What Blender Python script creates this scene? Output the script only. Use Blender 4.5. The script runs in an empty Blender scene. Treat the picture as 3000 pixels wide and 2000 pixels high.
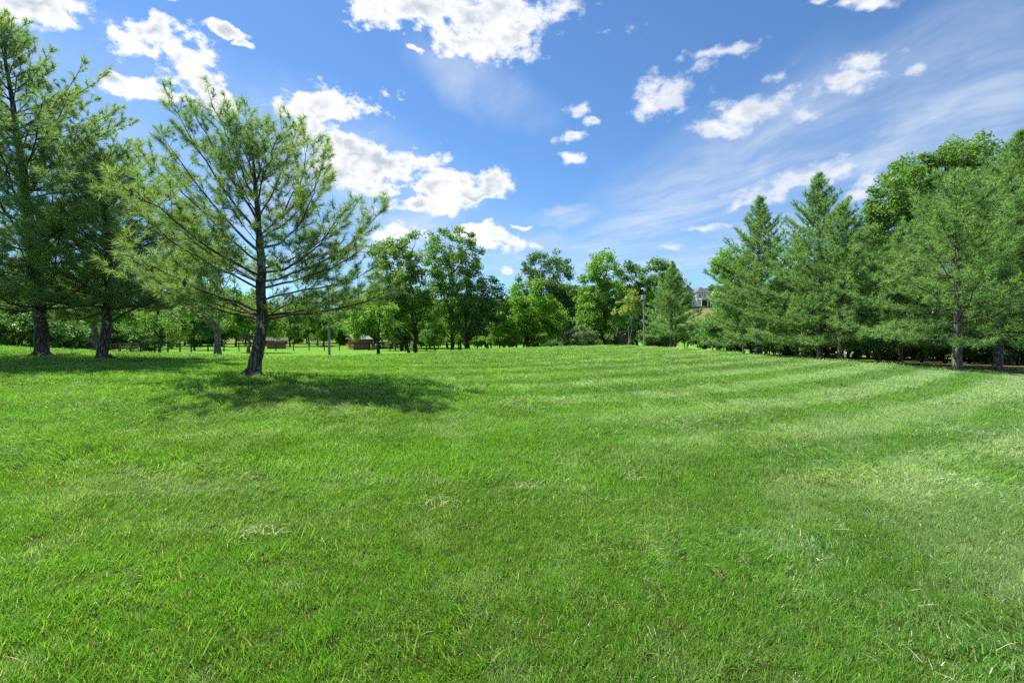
import bpy, math, random
import numpy as np
from mathutils import Vector, Matrix

# ------------------------------------------------------------------ camera, sky, sun, exposure
scene = bpy.context.scene
COL = scene.collection
F = 1417.0            # focal length in photograph pixels (17 mm on a 36 mm wide frame)
CAMZ = 1.4
cam = bpy.data.cameras.new('camera'); cam.lens = 17.0; cam.sensor_width = 36.0
cam.clip_start = 0.05; cam.clip_end = 3000
camo = bpy.data.objects.new('camera', cam); COL.objects.link(camo)
camo.location = (0, 0, CAMZ); camo.rotation_euler = (math.radians(90), 0, 0)
scene.camera = camo
scene.view_settings.view_transform = 'Standard'
scene.view_settings.look = 'None'
scene.view_settings.exposure = 1.1
scene.view_settings.gamma = 1.0
scene.view_settings.use_curve_mapping = False
scene.render.engine = 'CYCLES'
scene.cycles.max_bounces = 5; scene.cycles.diffuse_bounces = 3; scene.cycles.glossy_bounces = 2
scene.cycles.transmission_bounces = 4; scene.cycles.transparent_max_bounces = 4
scene.cycles.caustics_reflective = False; scene.cycles.caustics_refractive = False
scene.cycles.use_denoising = False
scene.cycles.use_adaptive_sampling = True; scene.cycles.adaptive_threshold = 0.025; scene.cycles.use_light_tree = False

SUN_AZ = math.radians(-52)      # left of the view direction
SUN_EL = math.radians(55)
SUN = Vector((math.sin(SUN_AZ)*math.cos(SUN_EL), math.cos(SUN_AZ)*math.cos(SUN_EL), math.sin(SUN_EL)))
sl = bpy.data.lights.new('sun', 'SUN'); sl.energy = 5.0; sl.angle = math.radians(0.55); sl.color = (1.0, 0.95, 0.86)
so = bpy.data.objects.new('sun', sl); COL.objects.link(so)
so.rotation_euler = SUN.to_track_quat('Z', 'Y').to_euler(); so.location = (-40, 40, 60)

world = bpy.data.worlds.new('World'); scene.world = world; world.use_nodes = True
world.cycles.sampling_method = 'NONE'   # an even sky is caught well enough by scattered rays
SKY_STRENGTH = 0.088


class NT:
    """small helper round a node tree"""
    def __init__(s, tree): s.t = tree; s.t.nodes.clear()
    def n(s, typ, **kw):
        nd = s.t.nodes.new(typ)
        for k, v in kw.items(): setattr(nd, k, v)
        return nd
    def l(s, a, b): s.t.links.new(a, b)
    def put(s, sock, v):
        if isinstance(v, bpy.types.NodeSocket): s.l(v, sock)
        elif v is not None: sock.default_value = v
    def math(s, op, a, b=None, c=None, clamp=False):
        nd = s.n('ShaderNodeMath', operation=op, use_clamp=clamp)
        for i, v in enumerate((a, b, c)): s.put(nd.inputs[i], v)
        return nd.outputs[0]
    def vmath(s, op, a, b=None, sc=None):
        nd = s.n('ShaderNodeVectorMath', operation=op)
        s.put(nd.inputs[0], a)
        if b is not None: s.put(nd.inputs[1], b)
        if sc is not None: s.put(nd.inputs['Scale'], sc)
        return nd.outputs['Value'] if op in ('LENGTH', 'DOT_PRODUCT', 'DISTANCE') else nd.outputs['Vector']
    def mapr(s, v, a, b, c=0.0, d=1.0, typ='SMOOTHSTEP'):
        nd = s.n('ShaderNodeMapRange', interpolation_type=typ)
        for i, x in enumerate((v, a, b, c, d)): s.put(nd.inputs[i], x)
        return nd.outputs[0]
    def mix(s, f, a, b, typ='MIX'):
        nd = s.n('ShaderNodeMix', data_type='RGBA', blend_type=typ)
        s.put(nd.inputs[0], f)
        s.put(nd.inputs[6], a if isinstance(a, bpy.types.NodeSocket) else (*a[:3], 1))
        s.put(nd.inputs[7], b if isinstance(b, bpy.types.NodeSocket) else (*b[:3], 1))
        return nd.outputs[2]
    def noise(s, vec, scale, detail=4, rough=0.55, dist=0.0, color=False):
        nd = s.n('ShaderNodeTexNoise'); s.put(nd.inputs['Vector'], vec)
        nd.inputs['Scale'].default_value = scale; nd.inputs['Detail'].default_value = detail
        nd.inputs['Roughness'].default_value = rough; nd.inputs['Distortion'].default_value = dist
        return nd.outputs['Color' if color else 'Fac']
    def n_x(s, v):
        nd = s.n('ShaderNodeSeparateXYZ'); s.l(v, nd.inputs[0]); return nd.outputs[0]
    def mapping(s, vec, loc=(0, 0, 0), rot=(0, 0, 0), scale=(1, 1, 1), typ='POINT'):
        nd = s.n('ShaderNodeMapping', vector_type=typ); s.put(nd.inputs[0], vec)
        nd.inputs['Location'].default_value = loc; nd.inputs['Rotation'].default_value = rot; nd.inputs['Scale'].default_value = scale
        return nd.outputs[0]


def pdir(px, py): return Vector(((px-1500)/F, 1.0, (1000-py)/F)).normalized()


def build_sky():
    w = NT(world.node_tree)
    out = w.n('ShaderNodeOutputWorld'); bg = w.n('ShaderNodeBackground'); bg.inputs[1].default_value = 1.0
    w.l(bg.outputs[0], out.inputs[0])
    tc = w.n('ShaderNodeTexCoord'); d = tc.outputs['Generated']
    sky = w.n('ShaderNodeTexSky', sky_type='NISHITA', sun_disc=False)
    sky.sun_elevation = SUN_EL; sky.sun_rotation = SUN_AZ
    sky.altitude = 300; sky.air_density = 1.0; sky.dust_density = 0.1; sky.ozone_density = 3.0
    skyc = w.vmath('SCALE', sky.outputs[0], sc=SKY_STRENGTH)
    hs = w.n('ShaderNodeHueSaturation'); hs.inputs['Saturation'].default_value = 1.0; w.l(skyc, hs.inputs['Color'])
    skyc = w.mix(1.0, hs.outputs[0], (0.54, 0.735, 0.885), 'MULTIPLY')
    # cumulus: patches of sky holding a cloud (centre, half axes, tilt), broken up by fractal noise
    clouds = [  # px, py, half width, half height, tilt degrees (up to the right is positive)
        (90, 5, 175, 72, 4), (440, 105, 125, 62, 8), (575, 195, 95, 75, -45), (470, 262, 170, 34, -10), (620, 280, 80, 48, -20), (335, 225, 45, 20, 0),
        (665, 105, 75, 22, -6), (710, 143, 30, 12, 0), (490, 10, 40, 14, 0),
        (940, 310, 165, 52, 6), (905, 375, 90, 50, -20), (1010, 425, 90, 50, -20), (1110, 480, 185, 88, -6), (1010, 510, 90, 60, 0), (1310, 550, 110, 46, -8),
        (1435, 545, 48, 38, 30), (1120, 565, 60, 20, 0), (1260, 605, 150, 22, 5), (1400, 580, 70, 12, 0), (1160, 688, 95, 28, 2),
        (1380, 45, 330, 105, -4), (1200, 15, 190, 65, -20), (1500, 85, 170, 75, 25), (1390, 120, 180, 50, -6), (1215, 140, 25, 12, 0),
        (2110, 150, 150, 28, 14), (1975, 275, 110, 70, 25), (1925, 240, 60, 45, 20), (2060, 205, 45, 30, 30), (2215, 315, 200, 52, 4), (2110, 375, 110, 30, 10), (2370, 345, 70, 22, 20),
        (2310, 225, 75, 30, 15), (2530, 185, 90, 38, 12), (2520, 240, 100, 32, 14), (2660, 220, 60, 22, 20), (2500, 15, 90, 20, 15), (2560, 6, 80, 18, 10), (2400, 8, 60, 16, 10),
        (2320, 545, 200, 42, 12), (2460, 520, 55, 26, 25), (2160, 595, 70, 18, 6), (2520, 575, 70, 34, 30), (2075, 666, 65, 14, 6), (1965, 722, 55, 24, 0), (1690, 315, 50, 22, 25), (1725, 345, 40, 16, 15),
        (1680, 400, 50, 18, 20), (1685, 455, 50, 14, 10), (1420, 690, 90, 34, -10), (1515, 727, 45, 20, 0), (1440, 725, 40, 14, 0), (1400, 665, 60, 22, 0), (1570, 730, 30, 12, 0), (1530, 675, 40, 9, 0), (1495, 800, 24, 12, 0),
    ]
    warp = w.vmath('SCALE', w.vmath('SUBTRACT', w.noise(d, 7.0, 1, 0.5, color=True), (0.5, 0.5, 0.5)), sc=0.055)
    warp2 = w.vmath('SCALE', w.vmath('SUBTRACT', w.noise(d, 34.0, 1, 0.5, color=True), (0.5, 0.5, 0.5)), sc=0.026)
    dw = w.vmath('ADD', w.vmath('ADD', d, warp), warp2)
    acc = None
    for (px, py, hw, hh, tilt) in clouds:
        t = math.radians(tilt)
        c = pdir(px, py)
        a1 = pdir(px+hw*math.cos(t), py-hw*math.sin(t)) - c
        a2 = pdir(px-hh*math.sin(t), py-hh*math.cos(t)) - c
        u = (a1 - c*a1.dot(c)); su = u.length; u.normalize()
        v = u.cross(c).normalized(); sv = abs(a2.dot(v))
        m = Matrix((u, c, v)).transposed().to_euler()
        p = w.mapping(dw, c, m, (su, 1.0, sv), 'TEXTURE')
        r = w.vmath('LENGTH', p)
        acc = r if acc is None else w.math('MINIMUM', acc, r)
    body = w.math('SUBTRACT', 1.0, acc)                       # 1 in a cloud's heart, 0 at its rim, negative outside
    body = w.math('MAXIMUM', body, -3.0)
    # the sky that the photograph does not show carries the same kind of scattered cumulus
    away = w.mapr(w.vmath('DOT_PRODUCT', d, (0, 0.93, 0.37)), 0.55, 0.70, 1.0, 0.0)
    rest = w.math('MULTIPLY', w.math('SUBTRACT', w.noise(d, 3.2, 2, 0.5), 0.56), 7.0)
    rest = w.math('SUBTRACT', rest, w.math('MULTIPLY', w.math('SUBTRACT', 1.0, away), 6.0))
    body = w.math('MAXIMUM', body, rest)
    dsq = w.mapping(d, scale=(1, 1, 1.5))
    f1 = w.noise(dsq, 11.0, 2, 0.55); f3 = w.noise(dsq, 36.0, 6, 0.64)
    dens = w.math('ADD', body, w.math('MULTIPLY', w.math('SUBTRACT', f1, 0.5), 2.2))
    dens = w.math('ADD', dens, w.math('MULTIPLY', w.math('SUBTRACT', f3, 0.51), 2.4))
    # clouds away from the sun's side are thinner and more ragged
    soft = w.mapr(w.n_x(d), -0.2, 0.35)
    mask = w.mapr(dens, -0.12, w.math('ADD', 0.40, w.math('MULTIPLY', soft, 0.65)))
    thick = w.mapr(dens, 0.35, 1.25)
    off = w.vmath('ADD', dsq, tuple(-0.018*x for x in SUN))
    f2 = w.noise(off, 14.0, 3, 0.60)
    grey = w.math('MULTIPLY', w.mapr(f2, 0.36, 0.60), thick)
    ccol = w.mix(grey, (0.475, 0.485, 0.495), (0.265, 0.295, 0.34))
    ccol = w.mix(w.math('MULTIPLY', soft, 0.35), ccol, (0.41, 0.435, 0.475))
    # cirrus: long soft streaks in a high layer, strongest low on the right
    sep = w.n('ShaderNodeSeparateXYZ'); w.l(d, sep.inputs[0])
    zz = w.math('MAXIMUM', sep.outputs[2], 0.03)
    pl = w.n('ShaderNodeCombineXYZ')
    w.l(w.math('DIVIDE', sep.outputs[0], zz), pl.inputs[0]); w.l(w.math('DIVIDE', sep.outputs[1], zz), pl.inputs[1])
    st = w.mapping(pl.outputs[0], (0, 0, 0), (0, 0, math.radians(-60)), (1.7, 0.70, 1), 'TEXTURE')
    ci = w.noise(w.vmath('ADD', st, w.vmath('SCALE', warp, sc=11.0)), 0.9, 5, 0.64)
    ci2 = w.noise(d, 2.1, 3, 0.5)
    veil = None
    for (px, py, hw, hh, tilt) in [(2200, 520, 1000, 240, 28), (2750, 330, 700, 340, 28), (2050, 700, 600, 140, 15), (1640, 640, 170, 40, 8), (1880, 690, 130, 45, 12), (1000, 560, 700, 260, -20), (200, 250, 420, 260, -10), (1500, 760, 1300, 90, 0), (1420, 260, 260, 110, -30)]:
        t = math.radians(tilt); c = pdir(px, py)
        a1 = pdir(px+hw*math.cos(t)*.5, py-hw*math.sin(t)*.5) - c
        a2 = pdir(px-hh*math.sin(t)*.5, py-hh*math.cos(t)*.5) - c
        u = (a1 - c*a1.dot(c)); su = u.length*2; u.normalize(); v = u.cross(c).normalized(); sv = abs(a2.dot(v))*2
        r = w.vmath('LENGTH', w.mapping(dw, c, Matrix((u, c, v)).transposed().to_euler(), (su, 1.0, sv), 'TEXTURE'))
        veil = r if veil is None else w.math('MINIMUM', veil, r)
    vm = w.mapr(veil, 0.25, 1.15, 1.0, 0.0)
    vm = w.math('MAXIMUM', vm, w.math('MULTIPLY', away, w.mapr(ci2, 0.45, 0.7)))
    cir = w.math('MULTIPLY', w.math('ADD', w.math('MULTIPLY', w.mapr(ci, 0.36, 0.80), w.math('ADD', 0.30, w.math('MULTIPLY', f1, 1.2))), 0.18), vm)
    skyc = w.mix(w.math('MULTIPLY', cir, 0.95), skyc, (0.335, 0.38, 0.445))
    col = w.mix(mask, skyc, ccol)
    w.l(col, bg.inputs[0])
build_sky()

# ------------------------------------------------------------------ helpers
def hash2(ix, iy, seed):
    h = (ix.astype(np.int64)*374761393 + iy.astype(np.int64)*668265263 + seed*1442695041) & 0xffffffff
    h = ((h ^ (h >> 13))*1274126177) & 0xffffffff
    return ((h ^ (h >> 16)) & 0xffff)/65535.0
def vnoise(x, y, seed=0):
    x = np.asarray(x, float); y = np.asarray(y, float)
    ix = np.floor(x); iy = np.floor(y); fx = x-ix; fy = y-iy
    fx = fx*fx*(3-2*fx); fy = fy*fy*(3-2*fy)
    a = hash2(ix, iy, seed); b = hash2(ix+1, iy, seed); c = hash2(ix, iy+1, seed); d = hash2(ix+1, iy+1, seed)
    return (a*(1-fx)+b*fx)*(1-fy)+(c*(1-fx)+d*fx)*fy
def fbm(x, y, seed=0, o=4):
    s = 0; a = 0.5; t = 0
    for k in range(o):
        s = s + a*vnoise(x*2**k, y*2**k, seed+k*17); t += a; a *= 0.5
    return s/t
def sstep(x, a, b):
    t = np.clip((x-a)/(b-a), 0, 1); return t*t*(3-2*t)

def np_mesh(name, V, faces, smooth=False):
    me = bpy.data.meshes.new(name)
    V = np.ascontiguousarray(V, dtype=np.float32)
    me.vertices.add(len(V)); me.vertices.foreach_set('co', V.ravel())
    faces = [np.asarray(f, dtype=np.int32) for f in faces if len(f)]
    nl = sum(f.size for f in faces); npoly = sum(len(f) for f in faces)
    me.loops.add(nl); me.polygons.add(npoly)
    me.loops.foreach_set('vertex_index', np.concatenate([f.ravel() for f in faces]))
    tot = np.concatenate([np.full(len(f), f.shape[1], np.int32) for f in faces])
    st = np.concatenate([[0], np.cumsum(tot)[:-1]]).astype(np.int32)
    me.polygons.foreach_set('loop_start', st)
    me.update(calc_edges=True)
    me.polygons.foreach_set('use_smooth', np.full(npoly, smooth))
    me.validate()
    return me

def link(name, me, mat=None, parent=None, loc=(0, 0, 0)):
    o = bpy.data.objects.new(name, me); COL.objects.link(o)
    if me is not None and mat is not None and not me.materials: me.materials.append(mat)
    o.parent = parent; o.location = loc
    return o
def tag(o, label=None, cat=None, group=None, kind=None):
    for k, v in (('label', label), ('category', cat), ('group', group), ('kind', kind)):
        if v: o[k] = v
    return o
def empty(name, loc, rz=0.0):
    o = bpy.data.objects.new(name, None); COL.objects.link(o); o.location = loc; o.rotation_euler = (0, 0, rz)
    o.empty_display_size = 0.3
    return o

class Bag:
    """collects verts and faces"""
    def __init__(s): s.V = []; s.T = []; s.Q = []; s.n = 0
    def add(s, V, T=None, Q=None):
        s.V.append(np.asarray(V, float))
        if T is not None: s.T.append(np.asarray(T)+s.n)
        if Q is not None: s.Q.append(np.asarray(Q)+s.n)
        s.n += len(V)
    def mesh(s, name, smooth=False):
        f = []
        if s.T: f.append(np.concatenate(s.T))
        if s.Q: f.append(np.concatenate(s.Q))
        return np_mesh(name, np.concatenate(s.V), f, smooth)

def tube(bag, P, R, sides=6, rough=0.0, seed=0):
    P = np.asarray(P, float); R = np.asarray(R, float); n = len(P)
    T = np.gradient(P, axis=0); T /= np.linalg.norm(T, axis=1)[:, None]+1e-9
    m = T.mean(0); ref = np.array([0, 0, 1.0]) if abs(m[2]) < 0.7*np.linalg.norm(m) else np.array([1.0, 0, 0])
    A = np.cross(T, ref); A /= np.linalg.norm(A, axis=1)[:, None]+1e-9
    B = np.cross(T, A)
    a = np.linspace(0, 2*np.pi, sides, endpoint=False)
    RR = R[:, None]*np.ones(sides)
    if rough:
        rg = np.random.default_rng(seed); RR = RR*(1+rough*(rg.random(RR.shape)-0.5)*2)
    V = P[:, None, :]+RR[..., None]*(np.cos(a)[None, :, None]*A[:, None, :]+np.sin(a)[None, :, None]*B[:, None, :])
    V = V.reshape(-1, 3)
    i = np.arange(n-1)[:, None]*sides; j = np.arange(sides)[None, :]; k = (j+1) % sides
    Q = np.stack([i+j, i+k, i+sides+k, i+sides+j], -1).reshape(-1, 4)
    V = np.vstack([V, P[-1:]+T[-1:]*R[-1]*0.3])
    tip = len(V)-1; e = (n-1)*sides
    Tt = np.array([[e+q, e+(q+1) % sides, tip] for q in range(sides)])
    bag.add(V, Tt, Q)

def box(bag, c, s, rz=0.0, taper=1.0):
    """axis box centred at c with full sizes s, turned by rz"""
    x, y, z = s[0]/2, s[1]/2, s[2]/2
    V = np.array([[-x, -y, -z], [x, -y, -z], [x, y, -z], [-x, y, -z], [-x*taper, -y*taper, z], [x*taper, -y*taper, z], [x*taper, y*taper, z], [-x*taper, y*taper, z]])
    c_, s_ = math.cos(rz), math.sin(rz)
    V = np.stack([V[:, 0]*c_-V[:, 1]*s_, V[:, 0]*s_+V[:, 1]*c_, V[:, 2]], 1)+np.asarray(c)
    Q = [[0, 3, 2, 1], [4, 5, 6, 7], [0, 1, 5, 4], [1, 2, 6, 5], [2, 3, 7, 6], [3, 0, 4, 7]]
    bag.add(V, None, Q)
def box_mesh(name, c, s, rz=0.0, taper=1.0):
    b = Bag(); box(b, c, s, rz, taper); return b.mesh(name)
def beam(bag, p, q, wid, hei):
    """a plank from p to q"""
    p = np.asarray(p, float); q = np.asarray(q, float); t = q-p; t /= np.linalg.norm(t)
    s = np.cross(t, [0, 0, 1.0]); s /= np.linalg.norm(s)+1e-9; u = np.cross(s, t)
    V = [p+a*s*wid/2+b*u*hei/2 for a, b in ((-1, -1), (1, -1), (1, 1), (-1, 1))]+[q+a*s*wid/2+b*u*hei/2 for a, b in ((-1, -1), (1, -1), (1, 1), (-1, 1))]
    bag.add(np.array(V), None, [[0, 3, 2, 1], [4, 5, 6, 7], [0, 1, 5, 4], [1, 2, 6, 5], [2, 3, 7, 6], [3, 0, 4, 7]])

# ------------------------------------------------------------------ materials
def material(name):
    m = bpy.data.materials.new(name); m.use_nodes = True
    return m, NT(m.node_tree)
def bsdf(w, col, rough=0.7, spec=0.3, normal=None):
    p = w.n('ShaderNodeBsdfPrincipled')
    w.put(p.inputs['Base Color'], col if isinstance(col, bpy.types.NodeSocket) else (*col, 1))
    w.put(p.inputs['Roughness'], rough); p.inputs['Specular IOR Level'].default_value = spec
    if normal is not None: w.l(normal, p.inputs['Normal'])
    return p.outputs[0]
def outp(w, sh): o = w.n('ShaderNodeOutputMaterial'); w.l(sh, o.inputs[0])
def bump(w, h, strength=0.5, dist=0.02):
    b = w.n('ShaderNodeBump'); b.inputs['Strength'].default_value = strength; b.inputs['Distance'].default_value = dist
    w.l(h, b.inputs['Height']); return b.outputs[0]

def leaf_mat(name, c1, c2, c3=None, trans=0.4, rough=0.5, spec=0.3, tcol=1.5):
    m, w = material(name)
    g = w.n('ShaderNodeNewGeometry')
    col = w.mix(g.outputs['Random Per Island'], c1, c2)
    if c3:
        tc = w.n('ShaderNodeTexCoord'); nz = w.noise(tc.outputs['Object'], 0.9, 2)
        col = w.mix(w.mapr(nz, 0.45, 0.7), col, c3)
    p = bsdf(w, col, rough, spec)
    t = w.n('ShaderNodeBsdfTranslucent'); w.l(w.mix(1.0, col, (tcol, tcol*1.02, tcol*0.55), 'MULTIPLY'), t.inputs[0])
    mx = w.n('ShaderNodeMixShader'); mx.inputs[0].default_value = trans; w.l(p, mx.inputs[1]); w.l(t.outputs[0], mx.inputs[2])
    outp(w, mx.outputs[0]); return m

def bark_mat(name, c1, c2, lichen=None, scale=6.0, depth=0.03):
    m, w = material(name)
    tc = w.n('ShaderNodeTexCoord'); v = w.mapping(tc.outputs['Object'], scale=(1, 1, 0.28))
    n1 = w.noise(v, scale*2.2, 6, 0.65, 0.8); n2 = w.noise(tc.outputs['Object'], scale*0.9, 4, 0.6)
    vo = w.n('ShaderNodeTexVoronoi', feature='DISTANCE_TO_EDGE'); w.l(w.vmath('ADD', v, w.vmath('SCALE', w.noise(v, 9, 3, color=True), sc=0.12)), vo.inputs['Vector']); vo.inputs['Scale'].default_value = scale*2.0
    crack = w.mapr(vo.outputs['Distance'], 0.0, 0.16)
    col = w.mix(w.math('MULTIPLY', crack, w.mapr(n1, 0.3, 0.7)), c1, c2)
    if lichen: col = w.mix(w.math('MULTIPLY', w.mapr(n2, 0.54, 0.64), w.mapr(n1, 0.4, 0.6)), col, lichen)
    h = w.math('ADD', w.math('MULTIPLY', crack, 0.7), w.math('MULTIPLY', n1, 0.5))
    outp(w, bsdf(w, col, 0.9, 0.15, bump(w, h, 1.0, depth))); return m

MAT = {}
MAT['needle_near'] = leaf_mat('needle_near', (0.140, 0.235, 0.072), (0.265, 0.375, 0.128), (0.125, 0.228, 0.098), 0.46, 0.55, 0.25, 1.5)
MAT['needle_far'] = leaf_mat('needle_far', (0.138, 0.268, 0.084), (0.232, 0.385, 0.128), (0.128, 0.245, 0.100), 0.42, 0.55, 0.25, 1.5)
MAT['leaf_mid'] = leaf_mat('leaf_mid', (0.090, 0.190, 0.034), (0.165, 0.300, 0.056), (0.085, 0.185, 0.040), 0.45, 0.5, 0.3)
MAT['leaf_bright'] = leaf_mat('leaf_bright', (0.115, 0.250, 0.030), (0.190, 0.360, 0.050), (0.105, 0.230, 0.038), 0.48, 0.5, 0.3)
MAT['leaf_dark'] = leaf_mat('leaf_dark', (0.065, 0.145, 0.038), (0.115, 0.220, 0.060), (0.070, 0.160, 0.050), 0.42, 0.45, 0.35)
MAT['leaf_grey'] = leaf_mat('leaf_grey', (0.120, 0.190, 0.090), (0.180, 0.250, 0.130), None, 0.35, 0.5, 0.3)
MAT['leaf_yellow'] = leaf_mat('leaf_yellow', (0.190, 0.280, 0.060), (0.260, 0.340, 0.090), None, 0.45, 0.5, 0.3)
MAT['bark_pine'] = bark_mat('bark_pine', (0.042, 0.034, 0.027), (0.200, 0.170, 0.140), (0.40, 0.41, 0.36), 5.0, 0.035)
MAT['bark_grey'] = bark_mat('bark_grey', (0.085, 0.075, 0.062), (0.235, 0.215, 0.185), (0.33, 0.34, 0.30), 5.0, 0.02)
MAT['bark_dark'] = bark_mat('bark_dark', (0.028, 0.024, 0.020), (0.095, 0.082, 0.068), None, 5.0, 0.02)
MAT['bark_pale'] = bark_mat('bark_pale', (0.16, 0.145, 0.12), (0.33, 0.31, 0.27), None, 5.0, 0.01)
MAT['twig'] = bark_mat('twig', (0.060, 0.050, 0.036), (0.130, 0.115, 0.085), None, 8.0, 0.005)

def plain(name, col, col2=None, rough=0.7, spec=0.3, nscale=8.0, stretch=(1, 1, 1), bumpd=0.004, metal=0.0):
    m, w = material(name)
    tc = w.n('ShaderNodeTexCoord'); v = w.mapping(tc.outputs['Object'], scale=stretch)
    n1 = w.noise(v, nscale, 5, 0.6)
    c = w.mix(w.mapr(n1, 0.3, 0.7), col, col2 or tuple(x*0.7 for x in col))
    p = w.n('ShaderNodeBsdfPrincipled'); w.l(c, p.inputs['Base Color']); p.inputs['Roughness'].default_value = rough
    p.inputs['Specular IOR Level'].default_value = spec; p.inputs['Metallic'].default_value = metal
    w.l(bump(w, n1, 0.5, bumpd), p.inputs['Normal']); outp(w, p.outputs[0]); return m
MAT['black_wood'] = plain('black_wood', (0.012, 0.012, 0.012), (0.022, 0.021, 0.020), 0.6, 0.3, 12, (1, 1, 6))
MAT['wire'] = plain('wire', (0.03, 0.03, 0.03), None, 0.5)
MAT['cedar'] = plain('cedar', (0.34, 0.19, 0.10), (0.23, 0.12, 0.065), 0.8, 0.2, 5, (6, 6, 0.6))
MAT['cedar_dark_shaded'] = plain('cedar_dark_shaded', (0.30, 0.165, 0.105), (0.21, 0.115, 0.075), 0.8, 0.2, 5, (6, 6, 0.6))  # darker cedar: paints shade on a shed's side, also the dark shed's own brown
MAT['metal_roof'] = plain('metal_roof', (0.25, 0.25, 0.27), (0.19, 0.19, 0.21), 0.6, 0.3, 3, (1, 6, 1), 0.002)
MAT['gate_wood'] = plain('gate_wood', (0.30, 0.235, 0.185), (0.22, 0.17, 0.13), 0.85, 0.15, 8, (1, 1, 5))
MAT['old_wood'] = plain('old_wood', (0.13, 0.105, 0.085), (0.08, 0.066, 0.055), 0.9, 0.1, 8, (3, 3, 0.5))
MAT['pole_wood'] = plain('pole_wood', (0.27, 0.255, 0.225), (0.175, 0.165, 0.145), 0.85, 0.15, 9, (3, 3, 0.25), 0.006)
MAT['steel'] = plain('steel', (0.36, 0.37, 0.38), (0.27, 0.28, 0.29), 0.45, 0.5, 6, (1, 1, 0.3), 0.001, 0.3)
MAT['lamp_glass'] = plain('lamp_glass', (0.62, 0.62, 0.58), None, 0.2, 0.5, 4)
MAT['siding'] = plain('siding', (0.66, 0.67, 0.69), (0.58, 0.59, 0.61), 0.6, 0.3, 0.6, (1, 1, 8))
MAT['stucco'] = plain('stucco', (0.52, 0.43, 0.38), (0.45, 0.37, 0.33), 0.8, 0.2, 1.0)
MAT['shingle'] = plain('shingle', (0.16, 0.16, 0.18), (0.11, 0.11, 0.125), 0.85, 0.2, 1.5, (1, 1, 3))
MAT['pane'] = plain('pane', (0.03, 0.04, 0.05), None, 0.08, 0.6, 1)
MAT['dark_recess'] = plain('dark_recess', (0.05, 0.045, 0.045), None, 0.8)  # flat dark colour painting in the shade of recesses
MAT['cone_brown'] = plain('cone_brown', (0.075, 0.045, 0.030), (0.04, 0.025, 0.018), 0.8, 0.2, 40)
MAT['dead_leaf'] = plain('dead_leaf', (0.24, 0.10, 0.045), (0.17, 0.075, 0.035), 0.7, 0.2, 60)
MAT['straw'] = plain('straw', (0.46, 0.42, 0.27), (0.36, 0.34, 0.20), 0.6, 0.3, 20)

# ------------------------------------------------------------------ terrain
CTRL = [  # photograph column, row, depth in metres
    (740, 1100, 12), (122, 1046, 17), (305, 1053, 16.5), (0, 1021, 23), (-300, 1010, 23), (200, 1029, 23), (400, 1037, 24), (640, 1040, 42), (730, 1032, 55), (965, 1056, 35),
    (1110, 1037, 50), (1215, 1035, 56), (480, 1032, 62), (860, 1027.5, 78), (1040, 1027, 82), (600, 1029, 74), (200, 1034, 60), (0, 1034, 62), (-400, 1034, 60),
    (1300, 1029, 37), (1500, 1021, 36), (1700, 1015, 37), (1830, 1012.5, 38), (1980, 1020, 38), (2100, 1029, 35), (2220, 1041, 30), (2402, 1055, 25), (2460, 1058, 24), (2600, 1071, 19.5),
    (2805, 1092, 18.2), (2805, 1099, 15), (3000, 1121, 12.6), (3300, 1135, 12), (2922, 1082, 20.8), (2850, 1066, 27), (3100, 1070, 27), (2600, 1060, 27), (2300, 1046, 36), (2000, 1029, 50),
    (1830, 1026, 62), (1500, 1030, 62), (1350, 1028, 64), (1700, 1028, 70), (2300, 1035, 60), (2700, 1040, 50), (3100, 1050, 45),
]
_pts = [((px-1500)/F*D, D, CAMZ-(py-1000)/F*D) for px, py, D in CTRL]
_pts += [(x, y, 0.0) for x, y in ((0, 0), (-3, 0), (3, 0), (0, -6), (-8, -8), (8, -8), (0, 3))] + [(-6, 4, 0.22), (6, 4, 0.02), (0, 6.5, 0.10), (-25, 8, 0.9), (22, 5, 0.0), (4, 12, 0.30), (-1, 12, 0.36)]
_pts = np.array(_pts)
def _ker(r2): return 0.5*r2*np.log(r2+1e-6)
def _tps():
    n = len(_pts); X = _pts[:, :2]; d2 = ((X[:, None]-X[None])**2).sum(-1)
    K = _ker(d2)+np.eye(n)*3.0
    P = np.hstack([np.ones((n, 1)), X]); A = np.zeros((n+3, n+3)); A[:n, :n] = K; A[:n, n:] = P; A[n:, :n] = P.T
    return np.linalg.solve(A, np.concatenate([_pts[:, 2], np.zeros(3)]))
_W = _tps()
def ground_z(x, y):
    x = np.atleast_1d(np.asarray(x, float)); y = np.atleast_1d(np.asarray(y, float))
    xc = np.clip(x, -60, 60); yc = np.clip(y, -12, 84)
    z = np.empty_like(x)
    for s in range(0, len(x), 20000):
        e = slice(s, s+20000)
        d2 = (xc[e, None]-_pts[None, :, 0])**2+(yc[e, None]-_pts[None, :, 1])**2
        z[e] = _ker(d2)@_W[:-3]+_W[-3]+_W[-2]*xc[e]+_W[-1]*yc[e]
    far = -0.15+0.011*np.maximum(y-80, 0)*np.exp(-np.maximum(y-80, 0)/260)
    hill = 23.0*np.exp(-(((x-120)/85)**2+((y-285)/95)**2))+9*np.exp(-(((x+150)/120)**2+((y-330)/110)**2))
    t = sstep(np.maximum(np.abs(x)*0.9, y), 58, 84)
    z = z*(1-t)+far*t+hill*sstep(y, 70, 120)
    z = z+0.018*(fbm(x*0.9, y*0.9, 5)-0.5)*np.clip(1-np.maximum(np.abs(x), y)/60, 0, 1)
    return z
def gz(x, y): return float(ground_z([x], [y])[0])
def at(px, D, py=None):
    """world point of a photograph column at depth D, on the ground unless a row is given"""
    x = (px-1500)/F*D
    return Vector((x, D, gz(x, D) if py is None else CAMZ-(py-1000)/F*D))

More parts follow.
